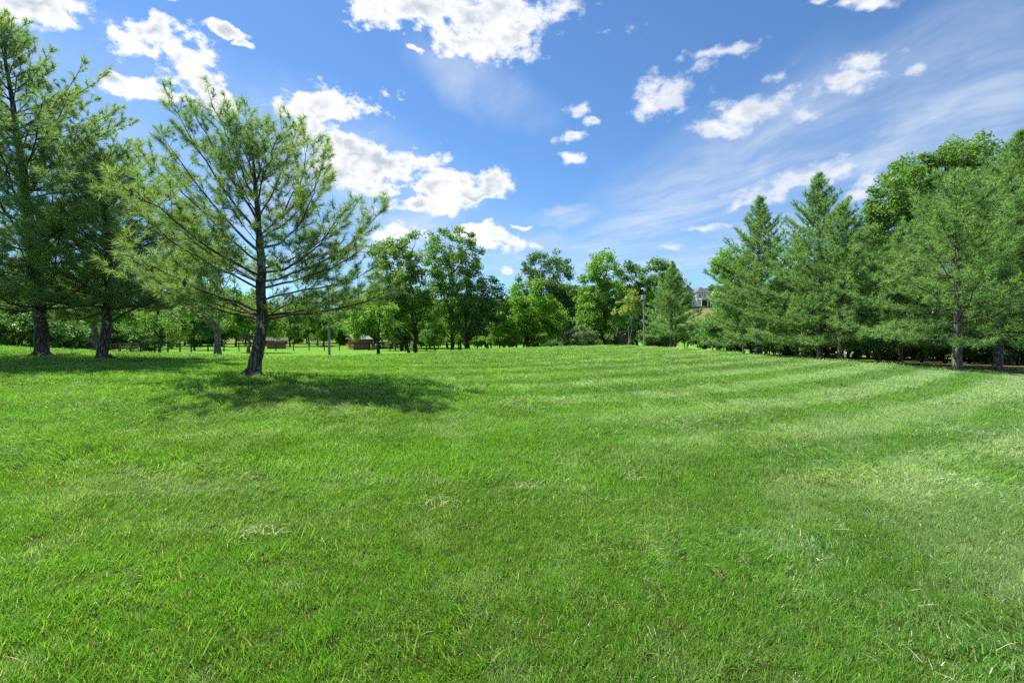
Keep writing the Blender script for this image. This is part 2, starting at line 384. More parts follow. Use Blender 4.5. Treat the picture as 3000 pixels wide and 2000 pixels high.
def grid_axis(segs):
    a = [segs[0][0]]
    for s, e, st in segs:
        n = max(1, int(round((e-s)/st))); a += list(np.linspace(s, e, n+1)[1:])
    return np.array(a)
def sheet(name, xs, ys, mat, dz=0.0, keep=None):
    X, Y = np.meshgrid(xs, ys); Z = ground_z(X.ravel(), Y.ravel())+dz
    V = np.stack([X.ravel(), Y.ravel(), Z], 1); nx = len(xs)
    i = np.arange(len(ys)-1)[:, None]*nx+np.arange(nx-1)[None]
    Q = np.stack([i, i+1, i+nx+1, i+nx], -1).reshape(-1, 4)
    if keep is not None:
        c = V[Q].mean(1); Q = Q[keep(c[:, 0], c[:, 1])]
    return np_mesh(name, V, [Q], True)

def lawn_fields(x, y):
    """(pale, lush, lean direction, lean amount) of the turf: mowing stripes and glossy patches, their silvery sheen painted in as pale"""
    rad = np.sqrt((x+14.0)**2+(y-46.0)**2)       # the mower went round the rise
    ph = rad+0.28*(fbm(x*0.9, y*0.9, 33)-0.5)+0.7*(fbm(x*0.11, y*0.11, 31)-0.5)
    stripe = 0.5+0.5*np.sin(ph*np.pi*2/1.85)
    stripe = sstep(stripe, 0.22, 0.78)*(0.60+0.65*fbm(x*0.45, y*0.6, 35))*(0.35+0.65*sstep(y, 3.5, 9))*(0.45+0.55*sstep(x, -7, 1))
    big = fbm(x*0.55+3, y*0.75, 7); mid = fbm(x*1.7, y*1.4, 11); fine = fbm(x*5, y*4, 23)
    right = sstep(x/np.maximum(y, 1.0), -0.25, 0.9)
    mids = sstep(y, 4.0, 7.5)                          # near the camera the turf is patchy, further off the stripes rule
    patch = np.clip(sstep(big*0.55+mid*0.45+0.10*right, 0.52, 0.74), 0, 1)*(0.45+0.55*right)
    bands = np.clip(stripe*(0.40+0.70*right)*(0.72+1.3*(mid-0.42))+0.16*right, 0, 1)
    pale = np.clip(patch*(1-0.65*mids)*(0.45+0.65*stripe)+bands*(0.35+0.60*mids), 0, 1)
    lush = sstep(fbm(x*0.62-7, y*0.75, 41)*0.7+fine*0.3, 0.42, 0.62)*(0.45+0.55*sstep(y, 2.5, 8))
    tang = np.arctan2(y-46.0, x+14.0)+np.pi/2          # along the mower's path, to and fro
    ang = (1-mids)*2*np.pi*(fbm(x*0.35, y*0.35, 53)*1.6)+mids*(tang+0.9*(fbm(x*0.5, y*0.5, 54)-0.5)+np.where(np.sin(ph*np.pi*2/1.85) > 0, np.pi, 0))
    amt = 0.08+0.75*sstep(fbm(x*0.9, y*0.9, 61), 0.35, 0.72)
    return pale, lush, ang, amt, stripe

def mat_lawn():
    m, w = material('lawn')
    tc = w.n('ShaderNodeTexCoord'); P = tc.outputs['Object']
    at_ = w.n('ShaderNodeAttribute', attribute_name='pale'); nap = w.n('ShaderNodeAttribute', attribute_name='cover')
    n1 = w.noise(P, 0.5, 4); n2 = w.noise(P, 14, 5, 0.7); n3 = w.noise(w.mapping(P, scale=(1, 2.2, 1)), 2.4, 5, 0.65)
    far = w.mix(w.mapr(n3, 0.35, 0.65), (0.088, 0.210, 0.024), (0.135, 0.275, 0.040))
    far = w.mix(w.math('MULTIPLY', at_.outputs['Fac'], 0.8), far, (0.240, 0.375, 0.140))  # sheen of the mown stripes tinted into the ground colour
    far = w.mix(w.math('MULTIPLY', w.mapr(n2, 0.4, 0.7), 0.35), far, (0.085, 0.190, 0.018))
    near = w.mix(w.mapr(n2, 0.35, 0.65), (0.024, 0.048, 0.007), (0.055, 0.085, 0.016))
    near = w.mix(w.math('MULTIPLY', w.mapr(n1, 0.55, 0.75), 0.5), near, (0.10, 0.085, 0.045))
    sp = w.n('ShaderNodeSeparateXYZ'); w.l(P, sp.inputs[0])
    hay = w.mix(w.mapr(w.noise(P, 0.06, 5, 0.6), 0.40, 0.60), (0.085, 0.135, 0.035), (0.165, 0.150, 0.070))   # rough meadow on the hill
    far = w.mix(w.mapr(sp.outputs[1], 128, 160), far, hay)
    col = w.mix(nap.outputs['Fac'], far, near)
    b = bump(w, w.noise(P, 22, 4, 0.7), 0.9, 0.05)
    outp(w, bsdf(w, col, 1.0, 0.0, b)); return m
MAT['lawn'] = mat_lawn()

xs = grid_axis([(-520, -120, 25), (-120, -40, 4), (-40, 40, 0.4), (40, 120, 4), (120, 520, 25)])
ys = grid_axis([(-60, -6, 6), (-6, 48, 0.4), (48, 130, 2), (130, 400, 9), (400, 900, 50)])
me = sheet('lawn', xs, ys, None)
co = np.empty(len(me.vertices)*3, np.float32); me.vertices.foreach_get('co', co); co = co.reshape(-1, 3)
pale, lush, _, _, stripe = lawn_fields(co[:, 0], co[:, 1])
a = me.attributes.new('pale', 'FLOAT', 'POINT'); a.data.foreach_set('value', (pale*np.clip(1-(co[:, 1]-60)/80, 0, 1)).astype(np.float32))
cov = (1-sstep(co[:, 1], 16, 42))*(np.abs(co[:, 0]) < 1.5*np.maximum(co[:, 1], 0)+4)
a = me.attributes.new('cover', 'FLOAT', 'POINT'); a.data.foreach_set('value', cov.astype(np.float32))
lawn = link('lawn', me, MAT['lawn']); tag(lawn, 'rolling mown lawn running back to the paddock and the hill', 'lawn', kind='structure')

# bed of pine straw and bare earth under the pines on the right
def mat_bed():
    m, w = material('mulch')
    P = w.n('ShaderNodeTexCoord').outputs['Object']
    n = w.noise(P, 3, 6, 0.7); n2 = w.noise(P, 40, 4, 0.7)
    c = w.mix(w.mapr(n, 0.35, 0.65), (0.20, 0.115, 0.065), (0.115, 0.075, 0.045)); c = w.mix(w.mapr(n2, 0.5, 0.7), c, (0.30, 0.20, 0.12))
    g = w.mix(w.mapr(n2, 0.4, 0.6), (0.05, 0.10, 0.02), (0.09, 0.15, 0.03))
    c = w.mix(w.mapr(w.noise(P, 0.9, 5, 0.65), 0.44, 0.56), g, c)
    outp(w, bsdf(w, c, 0.9, 0.1, bump(w, n2, 0.9, 0.05))); return m
BED = [at(px, D).to_2d() for px, D in ((2190, 33), (2380, 27.5), (2500, 24.3), (2640, 21.6), (2790, 19.5), (2900, 18.9), (3080, 17.2), (3400, 17)) ]
def bed_keep(x, y):
    pxx = 1500+x/np.maximum(y, 0.1)*F
    fr = np.interp(pxx, [2150, 2380, 2500, 2640, 2790, 2900, 3080, 3500], [34, 27.5, 24.2, 21.6, 19.6, 18.9, 17.0, 16.0])
    return (pxx > 2170) & (y > fr+0.9*(fbm(x*1.3, y*1.3, 71)-0.5)) & (y < fr+17) & (x < 48)
me = sheet('pine_straw_bed', grid_axis([(14, 48, 0.35)]), grid_axis([(14, 52, 0.35)]), None, 0.012, bed_keep)
tag(link('pine_straw_bed', me, mat_bed()), 'brown earth and pine straw under the pines at right', 'ground', kind='structure')

# ------------------------------------------------------------------ tree builders
UP = np.array([0, 0, 1.0])
def unit(v): return v/(np.linalg.norm(v, axis=-1, keepdims=True)+1e-9)

def resample(P, n):
    P = np.asarray(P, float); s = np.concatenate([[0], np.cumsum(np.linalg.norm(np.diff(P, axis=0), axis=1))])
    t = np.linspace(0, s[-1], n)
    # smooth (Catmull-Rom through numpy: cubic hermite with finite-difference tangents)
    m = np.gradient(P, s, axis=0) if len(P) > 2 else np.repeat((P[-1:]-P[:1])/s[-1], len(P), 0)
    k = np.clip(np.searchsorted(s, t, side='right')-1, 0, len(P)-2); h = (s[k+1]-s[k]); u = (t-s[k])/h
    u = u[:, None]; h = h[:, None]
    return (2*u**3-3*u**2+1)*P[k]+(u**3-2*u**2+u)*h*m[k]+(-2*u**3+3*u**2)*P[k+1]+(u**3-u**2)*h*m[k+1]

def needles(rng, P, Dv, size, k, width):
    """k needle triangles round every tuft"""
    n = len(P); Pk = np.repeat(P, k, 0); Dk = unit(np.repeat(Dv, k, 0)); sk = np.repeat(size, k)*rng.uniform(0.75, 1.15, n*k)
    r = unit(rng.normal(size=(n*k, 3))); r = unit(r-Dk*(r*Dk).sum(1, keepdims=True))
    th = rng.uniform(0.25, 1.25, n*k); nd = unit(Dk*np.cos(th)[:, None]+r*np.sin(th)[:, None]-UP*0.10)
    base = Pk-Dk*(rng.uniform(0, 0.9, n*k)*sk)[:, None]
    side = unit(np.cross(nd, unit(rng.normal(size=(n*k, 3)))))*(width*0.5*rng.uniform(0.7, 1.3, n*k))[:, None]
    V = np.stack([base-side, base+side, base+nd*sk[:, None]], 1).reshape(-1, 3)
    return V, np.arange(n*k*3).reshape(-1, 3)

def sliver(bag, P, R):
    """a thin three-sided twig"""
    P = np.asarray(P, float); n = len(P); A = unit(np.cross(P[-1]-P[0], UP)); B = unit(np.cross(A, P[-1]-P[0]))
    V = np.concatenate([P[:, None]+R[:, None, None]*np.stack([A, -0.5*A+0.8*B, -0.5*A-0.8*B])[None]]).reshape(-1, 3)
    i = np.arange(n-1)[:, None, None]*3; j = np.array([[0, 1], [1, 2], [2, 0]])
    Q = np.stack([i[..., 0]+j[:, 0], i[..., 0]+j[:, 1], i[..., 0]+3+j[:, 1], i[..., 0]+3+j[:, 0]], -1).reshape(-1, 4)
    bag.add(V, None, Q)

def limb_with_twigs(rng, bag, tufts, P, r0, sec_step, sec_len, tuft_step, start=0.22, flat=0.35, inner=0.18, tert=True):
    """a pine limb along P, its side twigs and the tufts on them"""
    n = len(P); s = np.linspace(0, 1, n)
    tube(bag, P, r0*(1-s)**0.8+0.004, 6 if r0 > 0.025 else 4)
    seg = np.linalg.norm(np.diff(P, axis=0), axis=1); L = seg.sum(); T = unit(np.gradient(P, axis=0))
    def pt(t):
        f = t*(n-1); i = min(int(f), n-2); u = f-i
        return P[i]*(1-u)+P[i+1]*u, T[min(i+(u > 0.5), n-1)]
    m = max(2, int(L*(1-start)/sec_step)); sgn = 1 if rng.random() < .5 else -1
    for q in range(m+1):
        t = start+(1-start)*(q+rng.uniform(-0.3, 0.3))/m
        t = min(max(t, start), 0.985)
        p, d = pt(t)
        side = unit(np.cross(d, UP)); lift = unit(np.cross(side, d)); sgn = -sgn
        ang = rng.uniform(0.55, 1.05)
        roll = rng.normal(0, flat)
        dv = unit(d*math.cos(ang)+(side*sgn*math.cos(roll)+lift*math.sin(roll))*math.sin(ang)+UP*0.10)
        ln = min(sec_len, 0.85*L)*(1-0.60*t)*rng.uniform(0.65, 1.25)*(0.55+0.45*min(1, (t-start)/0.25+0.3))
        k = 3; uu = np.linspace(0, 1, k)[:, None]
        Q = p+dv*ln*uu+(UP*0.22+rng.normal(0, 0.10, 3))*ln*uu**2
        sliver(bag, Q, np.linspace(max(0.006, r0*0.30*(1-t*0.5)), 0.004, k))
        de = unit(Q[-1]-Q[-2])
        tufts.append((Q[-1], de))
        nt = int(ln/tuft_step)
        for j in range(nt):
            u = (j+0.6+rng.uniform(-0.3, 0.3))/(nt+0.2)
            if u < inner or u > 0.97: continue
            f = u*(k-1); i = min(int(f), k-2); pp = Q[i]*(1-f+i)+Q[i+1]*(f-i); dd = unit(Q[i+1]-Q[i])
            if tert and ln > 0.30:
                sd = unit(np.cross(dd, UP))*(1 if j % 2 else -1); dt = unit(dd*0.75+sd*0.65+UP*rng.uniform(-0.15, 0.45))
                l2 = ln*(0.15+0.30*(1-u))*rng.uniform(0.6, 1.2)
                pe = pp+dt*l2
                tufts.append((pe, dt))
                if l2 > tuft_step*1.2: tufts.append((pp+dt*l2*0.55, unit(dt+rng.normal(0, .3, 3))))
            else:
                tufts.append((pp, unit(dd+rng.normal(0, 0.25, 3))))
    tufts.append((P[-1], T[-1]))

TRI = {}
def pine(name, label, group, base, trunk, r0, seed, R, hs, limbs=(), el=(-0.05, 0.9), whorl=0.45, nb=(4, 6), sec_step=0.16, sec_len=0.9, tuft_step=0.14,
         tuft=0.16, k=26, width=0.006, mat='needle_near', bark='bark_pine', curl=0.25, flare=1.5, az_skip=None, cones=0, limb_r=1.0, flat=0.35, inner=0.18):
    """trunk: local points from the foot to the tip; R(t): limb reach at t = 0 (lowest limb) .. 1 (tip); limbs: explicit limb polylines"""
    rng = np.random.default_rng(seed)
    root = empty(name, base); tag(root, label, 'tree', group)
    T = resample(trunk, 26); H = T[-1, 2]
    T[1:-1] += rng.normal(0, 0.012, (len(T)-2, 3))*np.array([1, 1, 0])
    s = np.linspace(0, 1, len(T)); rad = r0*((1-s)**0.75*0.97+0.03)*(1+(flare-1)*np.exp(-T[:, 2]/0.16))
    tb = Bag(); T0 = T.copy(); T0[0, 2] -= 0.25
    # denser rings low down so that the bark has some relief
    Td = resample(T0, 70); rd = np.interp(np.linspace(0, 1, 70), s, rad)
    tube(tb, Td, rd, 14, 0.055, seed)
    for q in range(6):
        a_ = q*1.047+rng.normal(0, .25); u = np.linspace(0, 1, 6)[:, None]; hv = np.array([math.cos(a_), math.sin(a_), 0]); ln = r0*rng.uniform(2.0, 3.2)
        tube(tb, hv*(r0*0.55+ln*u)+UP*(r0*1.1*(1-u)**2.2-0.05-0.06*u), r0*np.linspace(0.55, 0.15, 6), 7, 0.08, seed+q)
    link('trunk', tb.mesh('pine_trunk', True), MAT[bark], root)
    def tr(h): return np.array([np.interp(h, T[:, 2], T[:, i]) for i in range(2)]+[h])
    bb = Bag(); tufts = []
    for lp in limbs:
        P = resample(lp, 10); P[1:] += rng.normal(0, 0.02, (9, 3))
        L = np.linalg.norm(np.diff(P, axis=0), axis=1).sum()
        limb_with_twigs(rng, bb, tufts, P, limb_r*(0.012+0.0115*L), sec_step, sec_len, tuft_step, start=0.22, flat=0.65, inner=inner)
    h = hs; a0 = rng.random()*6.28
    while h < H*0.985:
        t = (h-hs)/(H-hs); n = rng.integers(nb[0], nb[1]+1); a0 += 0.9
        for q in range(n):
            az = a0+2*math.pi*q/n+rng.normal(0, 0.25)
            if az_skip and az_skip(az, t): continue
            L = R(t)*rng.uniform(0.70, 1.12)
            if L < 0.12: continue
            e = el[0]+(el[1]-el[0])*t**0.8+rng.normal(0, 0.10)
            hv = np.array([math.cos(az), math.sin(az), 0]); sv = np.array([-math.sin(az), math.cos(az), 0])
            u = np.linspace(0, 1, 8)[:, None]
            P = tr(h+rng.uniform(-0.1, 0.1))+hv*L*math.cos(e)*u+UP*(L*math.sin(e)*u+curl*L*u**2.2)+sv*(rng.normal(0, 0.10)*L*u**2)
            P[1:-1] += rng.normal(0, 0.010*L, (6, 3))
            limb_with_twigs(rng, bb, tufts, P, limb_r*(0.008+0.0105*L), sec_step, sec_len*(0.16+0.84*(1-t)), tuft_step, flat=flat, inner=inner)
        h += whorl*rng.uniform(0.75, 1.25)*(1-0.45*t)
    tufts.append((T[-1], UP))
    link('branches', bb.mesh('pine_branches', True), MAT['twig'], root)
    P = np.array([q[0] for q in tufts]); Dv = np.array([q[1] for q in tufts])
    V, Fc = needles(rng, P, Dv, tuft*rng.uniform(0.55, 1.25, len(P)), k, width)
    link('crown', np_mesh('pine_needles', V, [Fc]), MAT[mat], root)
    TRI[label] = (len(tufts), len(Fc))
    for c in range(cones):
        i = rng.integers(len(P)); cb = Bag(); z = np.linspace(0, 1, 7); 
        tube(cb, np.stack([0*z, 0*z, -0.13*z], 1), 0.03*np.sin(np.pi*(0.12+0.85*z))+0.004, 8, 0.25, c)
        link('cone', cb.mesh('pine_cone'), MAT['cone_brown'], root, tuple(P[i]-np.array([0, 0, 0.03])))
    return root

def leaves(rng, C, rad, per, size, up=0.5, flat=0.75):
    n = len(C)*per; c = np.repeat(C, per, 0); r = np.repeat(rad, per)
    o = unit(rng.normal(size=(n, 3)))*(rng.random(n)**0.45)[:, None]; o[:, 2] *= flat
    P = c+o*r[:, None]
    nrm = unit(UP*up+unit(rng.normal(size=(n, 3)))+0.35*unit(o)); a = unit(np.cross(nrm, rng.normal(size=(n, 3)))); b = np.cross(nrm, a)
    s = size*rng.uniform(0.5, 1.4, n); a = a*(s*0.5)[:, None]; b = b*(s*0.34)[:, None]; dr = -UP*(s*0.10)[:, None]
    V = np.stack([P-a, P+b*0.9+dr*0, P+a+dr, P-b*0.9], 1).reshape(-1, 3)
    return V, np.arange(n*4).reshape(-1, 4)

def broadleaf_meshes(seed, H, bole, lobes, nclump, per, leaf, r0, stems=1, lean=(0, 0), clump=(0.40, 0.75), shell=0.5, limbs=8, up=0.5, stem_spread=0.35, fringe=0.0):
    """trunk, branches and crown meshes of a broadleaf tree with its foot at the origin; lobes: ellipsoids (x, y, z, rx, ry, rz)"""
    rng = np.random.default_rng(seed)
    vol = np.array([l[3]*l[4]*l[5] for l in lobes])**0.75; vol /= vol.sum()
    which = rng.choice(len(lobes), nclump, p=vol); lb = np.array(lobes)[which]
    d = unit(rng.normal(size=(nclump, 3))); rr = shell+(1-shell)*rng.random(nclump)**0.6; rr *= (1+fringe*(rng.random(nclump)-0.3))
    C = lb[:, :3]+d*lb[:, 3:]*rr[:, None]
    C = C[C[:, 2] > bole*0.75]
    tb = Bag(); bb = Bag(); tips = []
    axis = []
    for sIdx in range(stems):
        az = rng.random()*6.28 if stems > 1 else 0; off = np.array([math.cos(az), math.sin(az), 0])*(0.10*r0*10 if stems > 1 else 0)*0.4
        top = np.array([lean[0]*H, lean[1]*H, H*0.80])+np.array([math.cos(az), math.sin(az), 0])*(stem_spread*H*0.4 if stems > 1 else 0)
        n = 12; u = np.linspace(0, 1, n)[:, None]
        P = off*(1-u)+top*u+np.vstack([[0, 0, 0], rng.normal(0, 0.012*H, (n-1, 3))*[1, 1, 0]]); P[0, 2] = -0.35
        P = resample(P, 22); ss = np.linspace(0, 1, 22)
        tube(tb, P, r0*(0.8 if stems > 1 else 1)*(1-ss*0.88)*(1+0.5*np.exp(-(P[:, 2]+0.1)/0.25).clip(0, 1)), 9, 0.05, seed+sIdx)
        axis.append(P)
    A = np.concatenate(axis)
    # main limbs to spread-out clumps, smaller limbs from those to the rest
    idx = [int(rng.integers(len(C)))]; dist = np.linalg.norm(C-C[idx[0]], axis=1)
    for _ in range(min(limbs, len(C))-1):
        j = int(dist.argmax()); idx.append(j); dist = np.minimum(dist, np.linalg.norm(C-C[j], axis=1))
    nodes = [A]
    for j in idx:
        c = C[j]; want = max(bole*0.8, c[2]-0.75*np.linalg.norm(c[:2]-A[-1, :2]*0.5)-0.15*H); i = int(np.abs(A[:, 2]-want).argmin() if stems == 1 else np.argmin(np.abs(A[:, 2]-want)+0.5*np.linalg.norm(A[:, :2]-c[:2], axis=1)))
        p = A[i]; u = np.linspace(0, 1, 8)[:, None]; L = np.linalg.norm(c-p)
        P = p+(c-p)*u+UP*(0.12*L*np.sin(np.pi*u)*(-1 if c[2] > p[2]+L*0.7 else 1))+rng.normal(0, 0.02*L, (8, 3))*np.sin(np.pi*u)
        tube(bb, P, r0*0.42*(1-np.linspace(0, 1, 8)*0.85)*min(1, 0.45+L/8), 6); nodes.append(P)
    N = np.concatenate(nodes)
    for j in range(len(C)):
        if j in idx or rng.random() < 0.25: continue
        c = C[j]; dd = np.linalg.norm(N-c, axis=1)+np.maximum(0, N[:, 2]-c[2])*1.5; i = int(dd.argmin()); p = N[i]
        u = np.linspace(0, 1, 4)[:, None]; L = np.linalg.norm(c-p)
        P = p+(c-p)*u+rng.normal(0, 0.06*L, (4, 3))*np.sin(np.pi*u)
        tube(bb, P, np.linspace(0.012+0.010*L, 0.006, 4), 4)
    V, Q = leaves(rng, C, rng.uniform(clump[0], clump[1], len(C)), per, leaf, up)
    return tb.mesh('tree_trunk', True), bb.mesh('tree_branches', True), np_mesh('tree_leaves', V, [Q])

def place_tree(name, label, group, loc, meshes, leafmat, barkmat, rz=0.0, sc=(1, 1, 1), cat='tree'):
    root = empty(name, loc, rz); root.scale = sc; tag(root, label, cat, group)
    for nm, me, m in zip(('trunk', 'branches', 'crown'), meshes, (barkmat, barkmat, leafmat)):
        if me is None: continue
        o = link(nm, me, MAT[m], root)
        if me.materials[0] != MAT[m]: o.material_slots[0].link = 'OBJECT'; o.material_slots[0].material = MAT[m]
    return root


# ------------------------------------------------------------------ the three pines on the left
def px_local(base, D, pts):
    """photograph columns and rows (and depth offsets) to points relative to base"""
    out = []
    for q in pts:
        dd = q[2] if len(q) > 2 else 0.0
        d = D+dd; out.append(np.array([(q[0]-1500)/F*d, d, CAMZ-(q[1]-1000)/F*d])-np.array(base))
    return out

B = at(740, 12.0)
trunk = px_local(B, 12.0, [(737, 1100), (748, 1060), (760, 1000), (767, 930), (767, 860), (764, 760), (757, 660), (750, 570), (742, 480), (738, 420)])
trunk[0][2] = 0.0
def L_(*p): return px_local(B, 12.0, p)
limbs = [
    L_((768, 935), (900, 918, -.3), (1030, 895, -.7), (1160, 850, -1.0)), L_((768, 925), (890, 905, .5), (1000, 880, 1.0), (1110, 835, 1.4)),
    L_((766, 880), (900, 848, .4), (1020, 825, .7), (1110, 780, .9)), L_((766, 845), (890, 812, -.6), (1000, 770, -1.1), (1075, 720, -1.4)),
    L_((766, 825), (880, 795, .1), (1010, 725, .3), (1125, 605, .5)), L_((765, 790), (870, 750, .6), (960, 690, 1.1), (1040, 610, 1.5)),
    L_((764, 800), (850, 780, -.9), (930, 720, -1.6), (990, 640, -2.1)),
    L_((760, 705), (850, 640, .2), (920, 550, .4), (948, 445, .5)), L_((759, 690), (830, 620, -.5), (890, 500, -1.0), (900, 410, -1.2)),
    L_((755, 640), (810, 540, .3), (850, 440, .6), (868, 362, .8)), L_((752, 590), (785, 480, -.3), (815, 410, -.5), (828, 372, -.6)), L_((748, 545), (765, 450, .3), (778, 400, .4), (785, 372, .5)),
    L_((762, 730), (850, 690, -1.0), (900, 610, -1.5), (930, 520, -1.8)),
    L_((767, 940), (640, 905, -.3), (500, 862, -.7), (340, 800, -1.1)), L_((767, 930), (660, 885, .5), (540, 850, 1.0), (420, 800, 1.4)),
    L_((766, 915), (650, 870, -1.0), (520, 820, -1.9), (380, 740, -2.6)), L_((766, 850), (650, 790, -.2), (520, 715, -.5), (370, 590, -.8)),
    L_((765, 830), (660, 770, .7), (560, 700, 1.2), (450, 600, 1.6)), L_((763, 770), (660, 690, -.6), (560, 590, -1.1), (430, 470, -1.5)),
    L_((762, 740), (670, 650, .4), (560, 520, .8), (470, 390, 1.0)), L_((758, 690), (680, 590, -.3), (590, 450, -.6), (500, 300, -.8)),
    L_((756, 650), (690, 540, .5), (620, 420, .9), (560, 320, 1.1)), L_((752, 600), (710, 500, -.3), (660, 390, -.6), (622, 302, -.7)),
    L_((748, 550), (720, 450, .2), (695, 390, .4), (680, 340, .5)), L_((744, 500), (735, 430, 0), (722, 390, 0), (715, 365, 0)),
    L_((764, 810), (640, 740, -1.3), (500, 640, -2.4), (330, 520, -3.2)),
]
pine('pine_tree', 'leaning white pine with spreading bare lower trunk standing alone in mid lawn', 'pines on the left of the lawn', B, trunk, 0.165, 11,
     lambda t: 2.5*(1-t)**0.6*(0.75+0.5*t), 1.5, limbs, el=(0.05, 1.0), whorl=1.0, nb=(3, 4), sec_step=0.112, sec_len=1.0, tuft_step=0.115, tuft=0.205, k=36, width=0.0082, curl=0.30, limb_r=0.52, inner=0.36,
     az_skip=lambda az, t: abs(math.sin(az)) < 0.45, cones=8, flare=1.55)

B = at(122, 17.0)
trunk = px_local(B, 17.0, [(122, 1046), (119, 980), (116, 900), (100, 760), (85, 640), (66, 500), (45, 370), (25, 240), (14, 140), (10, 65)]); trunk[0][2] = 0
pine('pine_tree', 'tallest white pine at the far left edge with thick straight grey trunk', 'pines on the left of the lawn', B, trunk, 0.205, 12,
     lambda t: np.interp(t, [0, .15, .35, .6, .8, .92, 1], [4.7, 4.6, 4.1, 3.1, 1.7, 0.9, 0.3]), 1.75, [
         px_local(B, 17.0, [(122, 905), (220, 895, -.5), (300, 880, -1), (420, 850, -1.5)]), px_local(B, 17.0, [(120, 905), (40, 885, -.4), (-60, 860, -.8), (-160, 850, -1)]),
         px_local(B, 17.0, [(108, 690), (170, 665, -.5), (240, 630, -1), (330, 560, -1.4)]), px_local(B, 17.0, [(80, 570), (130, 500, -.3), (200, 440, -.6), (240, 350, -.9)])],
     el=(0.02, 0.85), whorl=0.54, nb=(4, 6), sec_step=0.165, sec_len=1.15, tuft_step=0.15, tuft=0.235, k=32, width=0.0125, curl=0.22, cones=10, flare=1.35, limb_r=0.7, inner=0.22)

B = at(305, 16.5)
trunk = px_local(B, 16.5, [(297, 1053), (303, 1010), (311, 950), (316, 880), (318, 760), (312, 640), (308, 540), (306, 450)]); trunk[0][2] = 0
pine('pine_tree', 'shorter white pine with forked low limb between the leaning pine and the tallest pine', 'pines on the left of the lawn', B, trunk, 0.170, 13,
     lambda t: np.interp(t, [0, .2, .5, .8, 1], [3.4, 3.5, 2.8, 1.5, 0.4]), 1.75, [
         px_local(B, 16.5, [(318, 945), (360, 920, -.2), (430, 893, -.5), (520, 860, -.8)]), px_local(B, 16.5, [(316, 925), (345, 895, .3), (380, 880, .6), (440, 850, 1)])],
     el=(0.05, 0.9), whorl=0.48, nb=(4, 6), sec_step=0.14, sec_len=1.1, tuft_step=0.14, tuft=0.23, k=32, width=0.0125, curl=0.22, cones=3, flare=1.35, limb_r=0.7, inner=0.20)

# ------------------------------------------------------------------ the row of pines on the right
def right_pine(label, px, D, top, reach, seed, r0, hs=0.95, lean=0.0, el=(-0.10, 0.95), dens=1.0, bark='bark_grey', shape=None, group='pines in the row on the right'):
    b = at(px, D); H = CAMZ-(top[1]-1000)/F*D-b.z; dx = (top[0]-px)/F*D
    trunk = [np.array([0, 0, 0]), np.array([dx*0.1+lean, 0, H*0.15]), np.array([dx*0.5, 0, H*0.5]), np.array([dx*0.85, 0, H*0.85]), np.array([dx, 0, H])]
    sh = shape or ([0, .10, .3, .55, .75, .9, 1], [1.08, 1.15, 1.0, 0.66, 0.36, 0.14, 0.03])
    return pine('pine_tree', label, group, b, trunk, r0, seed, lambda t: reach*np.interp(t, sh[0], sh[1]), hs, (), el=el, whorl=0.52/dens, nb=(6, 8), sec_step=0.16, sec_len=1.0, tuft_step=0.16, flat=0.20,
                tuft=0.22, k=17, width=0.020, mat='needle_far', bark=bark, curl=0.20, flare=1.3, limb_r=0.5)
lamp_pine = right_pine('bushy pine with two grey trunks beside the tall lamp post', 1966, 42.5, (1970, 768), 2.2, 21, 0.16, 1.1)
right_pine('pointed pine with open airy top, farthest left of the big right-hand pines', 2220, 30, (2226, 572), 3.1, 122, 0.17)
right_pine('tall dense pine whose top stands out against a white cloud', 2402, 25.5, (2398, 508), 3.3, 23, 0.17)
right_pine('thin pine with pale trunk showing through the crown, right of the cloud-topped pine', 2462, 23.5, (2470, 585), 2.5, 24, 0.14, 0.9, dens=0.75)
right_pine('broad soft pine with grey trunk standing nearest at right on the lawn edge', 2805, 18.4, (2812, 500), 3.7, 25, 0.165, 1.45, el=(-0.10, 0.8))
right_pine('dark pine with reddish trunk cut by the right edge of the picture', 2922, 20.8, (2990, 395), 3.8, 26, 0.17, 1.4)
right_pine('low young pine filling the gap between the lamp-post pine and the pointed pine', 2100, 38, (2110, 915), 1.9, 27, 0.07, 0.9, bark='bark_pale')
right_pine('pine half hidden behind the nearest right-hand pine', 2640, 25.0, (2630, 690), 3.0, 28, 0.10, 1.0)

# second trunk of the lamp-post pine
b = at(1977, 42.3); tb = Bag(); z = np.linspace(-0.3, 5.5, 10); tube(tb, np.stack([0.10*np.sin(z), 0*z, z], 1), 0.13*(1-np.linspace(0, .8, 10)), 9, .05, 3)
link('trunk', tb.mesh('pine_trunk', True), MAT['bark_grey'], lamp_pine, tuple(b-lamp_pine.location))

# ------------------------------------------------------------------ broadleaf trees in the middle and behind
def pt(label, px, D, lobes, seed, leafm, barkm='bark_dark', r0=0.16, n=150, per=105, leaf=0.23, stems=1, lean=(0, 0), bole=1.6, group=None, clump=(0.45, 0.85), shell=0.45, limbs=9, name='broadleaf_tree', fringe=0.15, cat='tree', up=0.5, spread=0.35):
    b = at(px, D); k = D/F
    lb = [((q[0]-px)*k, ((i*37) % 5-2)*0.22*q[2]*k, CAMZ-(q[1]-1000)*k-b.z, q[2]*k, q[2]*k*0.95, q[3]*k) for i, q in enumerate(lobes)]
    H = max(l[2]+l[5] for l in lb)
    ms = broadleaf_meshes(seed, H, bole, lb, n, per, leaf, r0, stems, lean, clump, shell, limbs, up, spread, fringe)
    return place_tree(name, label, group, b, ms, MAT_KEY[leafm], barkm, cat=cat)
MAT_KEY = {k: k for k in MAT}
G1 = 'broadleaf trees behind the lawn'
